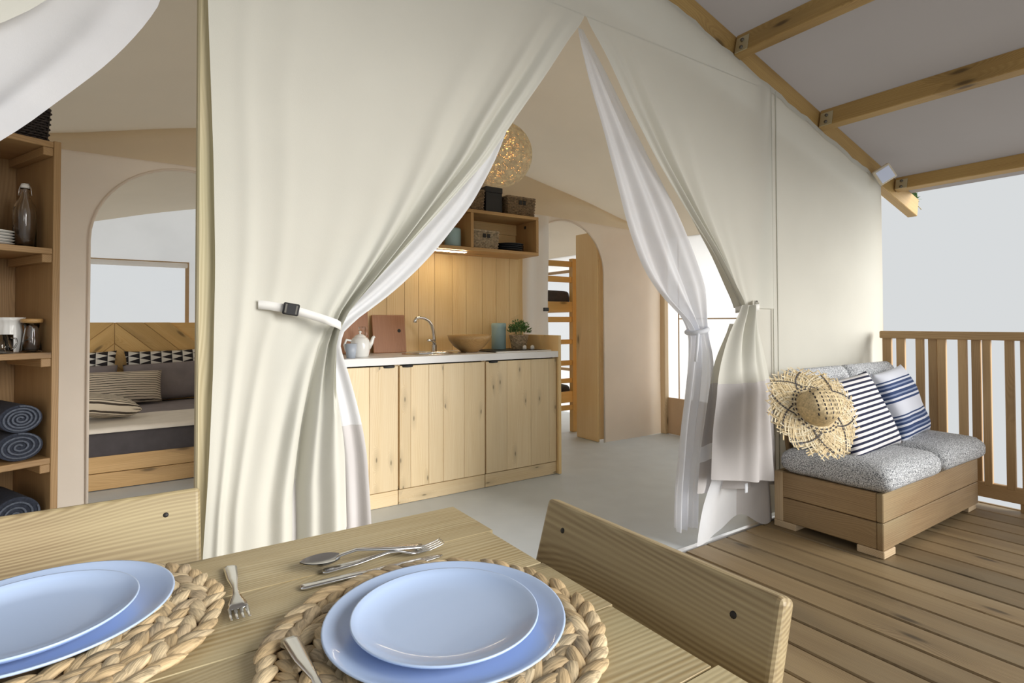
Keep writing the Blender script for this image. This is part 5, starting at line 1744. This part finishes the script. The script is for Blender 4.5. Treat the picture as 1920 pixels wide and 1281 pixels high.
tag(shb, 'warm grey sheet covering the middle of the double bed', 'sheet')

bp_ = 'pillows on the double bed'
pillow('patterned_pillow', 'black and white triangle pillow left of the headboard centre line', 0.50, 0.42, 0.12, stand((-0.452, 6.145, 0.66), 0, math.radians(12)), MAT['tri'], 'pillow', bp_, 1)
pillow('patterned_pillow', 'wide black and white triangle pillow right of the headboard centre line', 0.72, 0.42, 0.12, stand((0.215, 6.145, 0.66), 0, math.radians(12), math.radians(1.5)), MAT['tri'], 'pillow', bp_, 2)
pillow('grey_pillow', 'warm grey pillow under the left triangle pillow', 0.56, 0.36, 0.13, stand((-0.47, 5.995, 0.575), 0, math.radians(22)), MAT['grey_linen'], 'pillow', bp_, 3, 0.05)
pillow('grey_pillow', 'warm grey pillow standing beside the long striped cushion', 0.70, 0.36, 0.14, stand((0.20, 5.985, 0.585), 0, math.radians(22), math.radians(2)), MAT['grey_linen'], 'pillow', bp_, 4, 0.05)
pillow('striped_cushion', 'long cream cushion with thin black stripes against the grey pillows', 0.66, 0.30, 0.15, stand((-0.19, 5.82, 0.56), 0, math.radians(28)), MAT['cream_stripe'], 'cushion', bp_, 5, 0.06)
pillow('striped_cushion', 'small cream striped cushion lying flat at the bed foot', 0.46, 0.40, 0.15, Tr((-0.275, 5.02, 0.515)) @ Matrix.Rotation(math.radians(20), 4, 'Z') @ Matrix.Rotation(math.radians(10), 4, 'Y'), MAT['cream_stripe_b'], 'cushion', bp_, 6, 0.06)

# ------------------------------------------------------------------ tall open shelf by the left opening
ts = thing('tall_shelf', 'tall open pine shelf at the left, holding towels, glass and china', 'shelf', (-0.305, 3.09, 0), math.radians(25.2))
Fs = WM[ts.name]          # local -x runs along the front to the left, +y into the shelf
D, Wd = 0.42, 1.0
box('side_panel', (-0.026, 0.0, 0.0), (0.0, D, 1.905), MAT['shelf_shaded'], ts, 'z', 0.002, Fs)
box('side_panel', (-Wd, 0.0, 0.0), (-Wd + 0.026, D, 1.905), MAT['shelf_shaded'], ts, 'z', 0.002, Fs)
box('back_panel', (-Wd + 0.0265, D - 0.012, 0.06), (-0.0265, D, 1.90), MAT['shelf_shaded'], ts, 'z', 0.001, Fs)
box('back_upright', (-0.17, D - 0.03, 0.06), (-0.11, D - 0.0125, 1.87), MAT['shelf_shaded'], ts, 'z', 0.001, Fs)
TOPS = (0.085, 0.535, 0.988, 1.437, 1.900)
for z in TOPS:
    box('shelf_board', (-Wd + 0.0265, 0.001, z - 0.026), (-0.0265, D - 0.031, z), MAT['shelf_shaded'], ts, 'x', 0.002, Fs)
    box('cleat', (-0.062, 0.004, z - 0.062), (-0.0265, D - 0.035, z - 0.0265), MAT['shelf_shaded'], ts, 'y', 0.002, Fs)


def on_shelf(s, t_, z): return Fs @ Vector((-s, t_, z))


p_ = on_shelf(0.125, 0.20, 1.9005)
basket('black wicker basket on top of the tall shelf', p_.x, p_.y, 1.9005, 0.20, 0.30, 0.15, MAT['wicker_dark'], math.radians(25.2), None, False)
# swing-top bottle
p_ = on_shelf(0.085, 0.12, TOPS[3] + 0.0005)
bt = thing('swing_top_bottle', 'clear swing-top glass bottle standing on the tall shelf', 'bottle', p_)
M0 = Matrix.Translation(p_)
lathe('glass_body', [(0.0, 0.0), (0.036, 0.0), (0.040, 0.006), (0.040, 0.165), (0.034, 0.192), (0.018, 0.222), (0.0145, 0.25), (0.0165, 0.256), (0.0165, 0.262), (0.012, 0.262), (0.0125, 0.25), (0.015, 0.222), (0.030, 0.190), (0.0365, 0.163), (0.0365, 0.010), (0.0, 0.006)], MAT['glass'], bt, M0, 32)
lathe('stopper', [(0.0, 0.262), (0.015, 0.262), (0.017, 0.272), (0.012, 0.283), (0.0, 0.285)], MAT['porcelain'], bt, M0, 20)
mb = MB()
for s in (-1, 1):
    mb.tube([(0.0, 0.0, 0.286), (s * 0.016, 0, 0.284), (s * 0.024, 0, 0.262), (s * 0.028, 0, 0.232), (s * 0.018, 0, 0.236)], 0.0014, 5)
mb.build('wire_clasp', MAT['steel'], bt, M0 @ Matrix.Rotation(-0.5, 4, 'Z'), True)
for k in range(5):
    p_ = on_shelf(0.185, 0.13, TOPS[3] + 0.0006 + k * 0.0125)
    o = lathe('saucer', [(0.0, 0.004), (0.035, 0.004), (0.066, 0.013), (0.068, 0.016), (0.063, 0.0155), (0.034, 0.0), (0.0, 0.0)], MAT['porcelain'], None, Matrix.Translation(p_), 32)
    tag(o, ('lowest white saucer of the stack by the swing-top bottle', 'second white saucer up in the stack by the swing-top bottle', 'middle white saucer of the stack by the swing-top bottle', 'fourth white saucer up in the stack by the swing-top bottle', 'topmost white saucer of the stack by the swing-top bottle')[k], 'saucer', 'white saucers on the tall shelf')
p_ = on_shelf(0.21, 0.27, TOPS[3] + 0.0005)
jr = thing('storage_jar', 'tall glass jar with dark lid behind the white saucers', 'jar', p_)
lathe('glass_body', [(0.0, 0.0), (0.045, 0.0), (0.048, 0.005), (0.048, 0.19), (0.042, 0.20), (0.040, 0.20), (0.045, 0.188), (0.045, 0.006), (0.0, 0.005)], MAT['glass'], jr, Matrix.Translation(p_), 28)
lathe('lid', [(0.044, 0.198), (0.050, 0.20), (0.050, 0.222), (0.0, 0.224)], MAT['black'], jr, Matrix.Translation(p_), 28)
# jug
p_ = on_shelf(0.122, 0.155, TOPS[2] + 0.0005)
jg = thing('jug', 'white fluted porcelain jug on the tall shelf', 'jug', p_)
M0 = Matrix.Translation(p_) @ Matrix.Rotation(math.radians(25), 4, 'Z')
flute = lambda a, z: (1 + 0.02 * math.cos(14 * a)) * (1 + (0.22 * math.exp(-(((a - math.pi + 0.0) + math.pi) % (2 * math.pi) - math.pi) ** 2 / 0.15) if z > 0.12 else 0))
lathe('body', [(0.0, 0.0), (0.036, 0.0), (0.040, 0.004), (0.046, 0.05), (0.044, 0.09), (0.040, 0.115), (0.044, 0.135), (0.054, 0.150), (0.051, 0.150), (0.040, 0.132), (0.036, 0.115), (0.0, 0.02)], MAT['porcelain'], jg, M0, 56, 1, 1, flute)
tube('handle', [M0 @ Vector(q) for q in ((0.043, 0, 0.12), (0.070, 0, 0.125), (0.080, 0, 0.10), (0.072, 0, 0.06), (0.044, 0, 0.035))], 0.005, MAT['porcelain'], jg, None, 8)
# carafe
p_ = on_shelf(0.068, 0.085, TOPS[2] + 0.0005)
cf = thing('carafe', 'small glass carafe with a cork lid beside the white jug', 'carafe', p_)
M0 = Matrix.Translation(p_)
lathe('glass_body', [(0.0, 0.0), (0.034, 0.0), (0.036, 0.005), (0.030, 0.06), (0.024, 0.10), (0.027, 0.125), (0.025, 0.125), (0.022, 0.10), (0.028, 0.06), (0.033, 0.007), (0.0, 0.005)], MAT['glass'], cf, M0, 28)
lathe('cork_lid', [(0.0, 0.120), (0.022, 0.120), (0.023, 0.126), (0.038, 0.128), (0.039, 0.140), (0.036, 0.144), (0.0, 0.145)], MAT['bowl'], cf, M0, 28)
for (s_, t_), lab in (((0.180, 0.046), 'glass mug with a handle in front of the white jug'),):
    p_ = on_shelf(s_, t_, TOPS[2] + 0.0005)
    t_m = thing('glass_mug', lab, 'mug', p_)
    M0 = Matrix.Translation(p_) @ Matrix.Rotation(math.radians(-30), 4, 'Z')
    lathe('cup', [(0.0, 0.0), (0.036, 0.0), (0.038, 0.004), (0.038, 0.078), (0.0355, 0.078), (0.0355, 0.007), (0.0, 0.006)], MAT['glass'], t_m, M0, 28)
    tube('handle', [M0 @ Vector(q) for q in ((0.037, 0, 0.065), (0.058, 0, 0.062), (0.062, 0, 0.042), (0.052, 0, 0.024), (0.037, 0, 0.018))], 0.0035, MAT['glass'], t_m, None, 8)
p_ = on_shelf(0.245, 0.22, TOPS[2] + 0.0005)
j2 = thing('preserve_jar', 'squat glass preserve jar behind the glass mug', 'jar', p_)
lathe('glass_body', [(0.0, 0.0), (0.042, 0.0), (0.045, 0.005), (0.045, 0.11), (0.036, 0.125), (0.034, 0.125), (0.042, 0.108), (0.042, 0.006), (0.0, 0.005)], MAT['glass'], j2, Matrix.Translation(p_), 28)
lathe('lid', [(0.038, 0.123), (0.042, 0.126), (0.042, 0.140), (0.012, 0.146), (0.010, 0.16), (0.0, 0.162)], MAT['teal'], j2, Matrix.Translation(p_), 28)


# rolled and folded towels
def towel_roll(label, s_, t0, t1, z, rx, rz, turns=4.2):
    t = thing('rolled_towel', label, 'towel', on_shelf(s_, t0, z), math.radians(25.2), 'dark towels on the tall shelf')
    M = WM[t.name] @ Matrix.Translation((0, 0, rz))
    prof = [(rx, rz)]
    n = 40
    ring = lambda f_, y_: [(rx * f_ * math.cos(2 * math.pi * k / n), y_, rz * f_ * math.sin(2 * math.pi * k / n)) for k in range(n)]
    L_ = t1 - t0
    rows = [ring(0.02, 0.016), ring(0.90, 0.012), ring(0.985, 0.006), ring(1.0, 0.02), ring(1.0, L_ - 0.02), ring(0.9, L_)]
    grid('roll', rows, MAT['denim'], t, M, None, True, True)
    pts = []
    for k in range(150):
        q = k / 149
        a = turns * 2 * math.pi * q + 0.4
        f_ = lerp(0.10, 0.94, q)
        pts.append((rx * f_ * math.cos(a), 0.009, rz * f_ * math.sin(a)))
    tube('spiral_edge', pts, 0.0042, MAT['denim_edge'], t, M, 6)
    return t


towel_roll('upper rolled dark towel of the pair on the tall shelf', 0.115, 0.03, 0.36, TOPS[1] + 0.118, 0.072, 0.058)
towel_roll('lower rolled dark towel of the pair on the tall shelf', 0.118, 0.03, 0.36, TOPS[1] + 0.001, 0.078, 0.0585, 3.2)
towel_roll('rolled dark towel alone on the lowest shelf board', 0.125, 0.03, 0.36, TOPS[0] + 0.15, 0.080, 0.075, 3.0)
o = box('folded_towel', (-0.25, 0.03, TOPS[0] + 0.001), (-0.04, 0.36, TOPS[0] + 0.148), MAT['denim'], None, 'x', 0.03, Fs, 3)
tag(o, 'thick folded dark towel under the roll on the lowest board', 'towel', 'dark towels on the tall shelf')
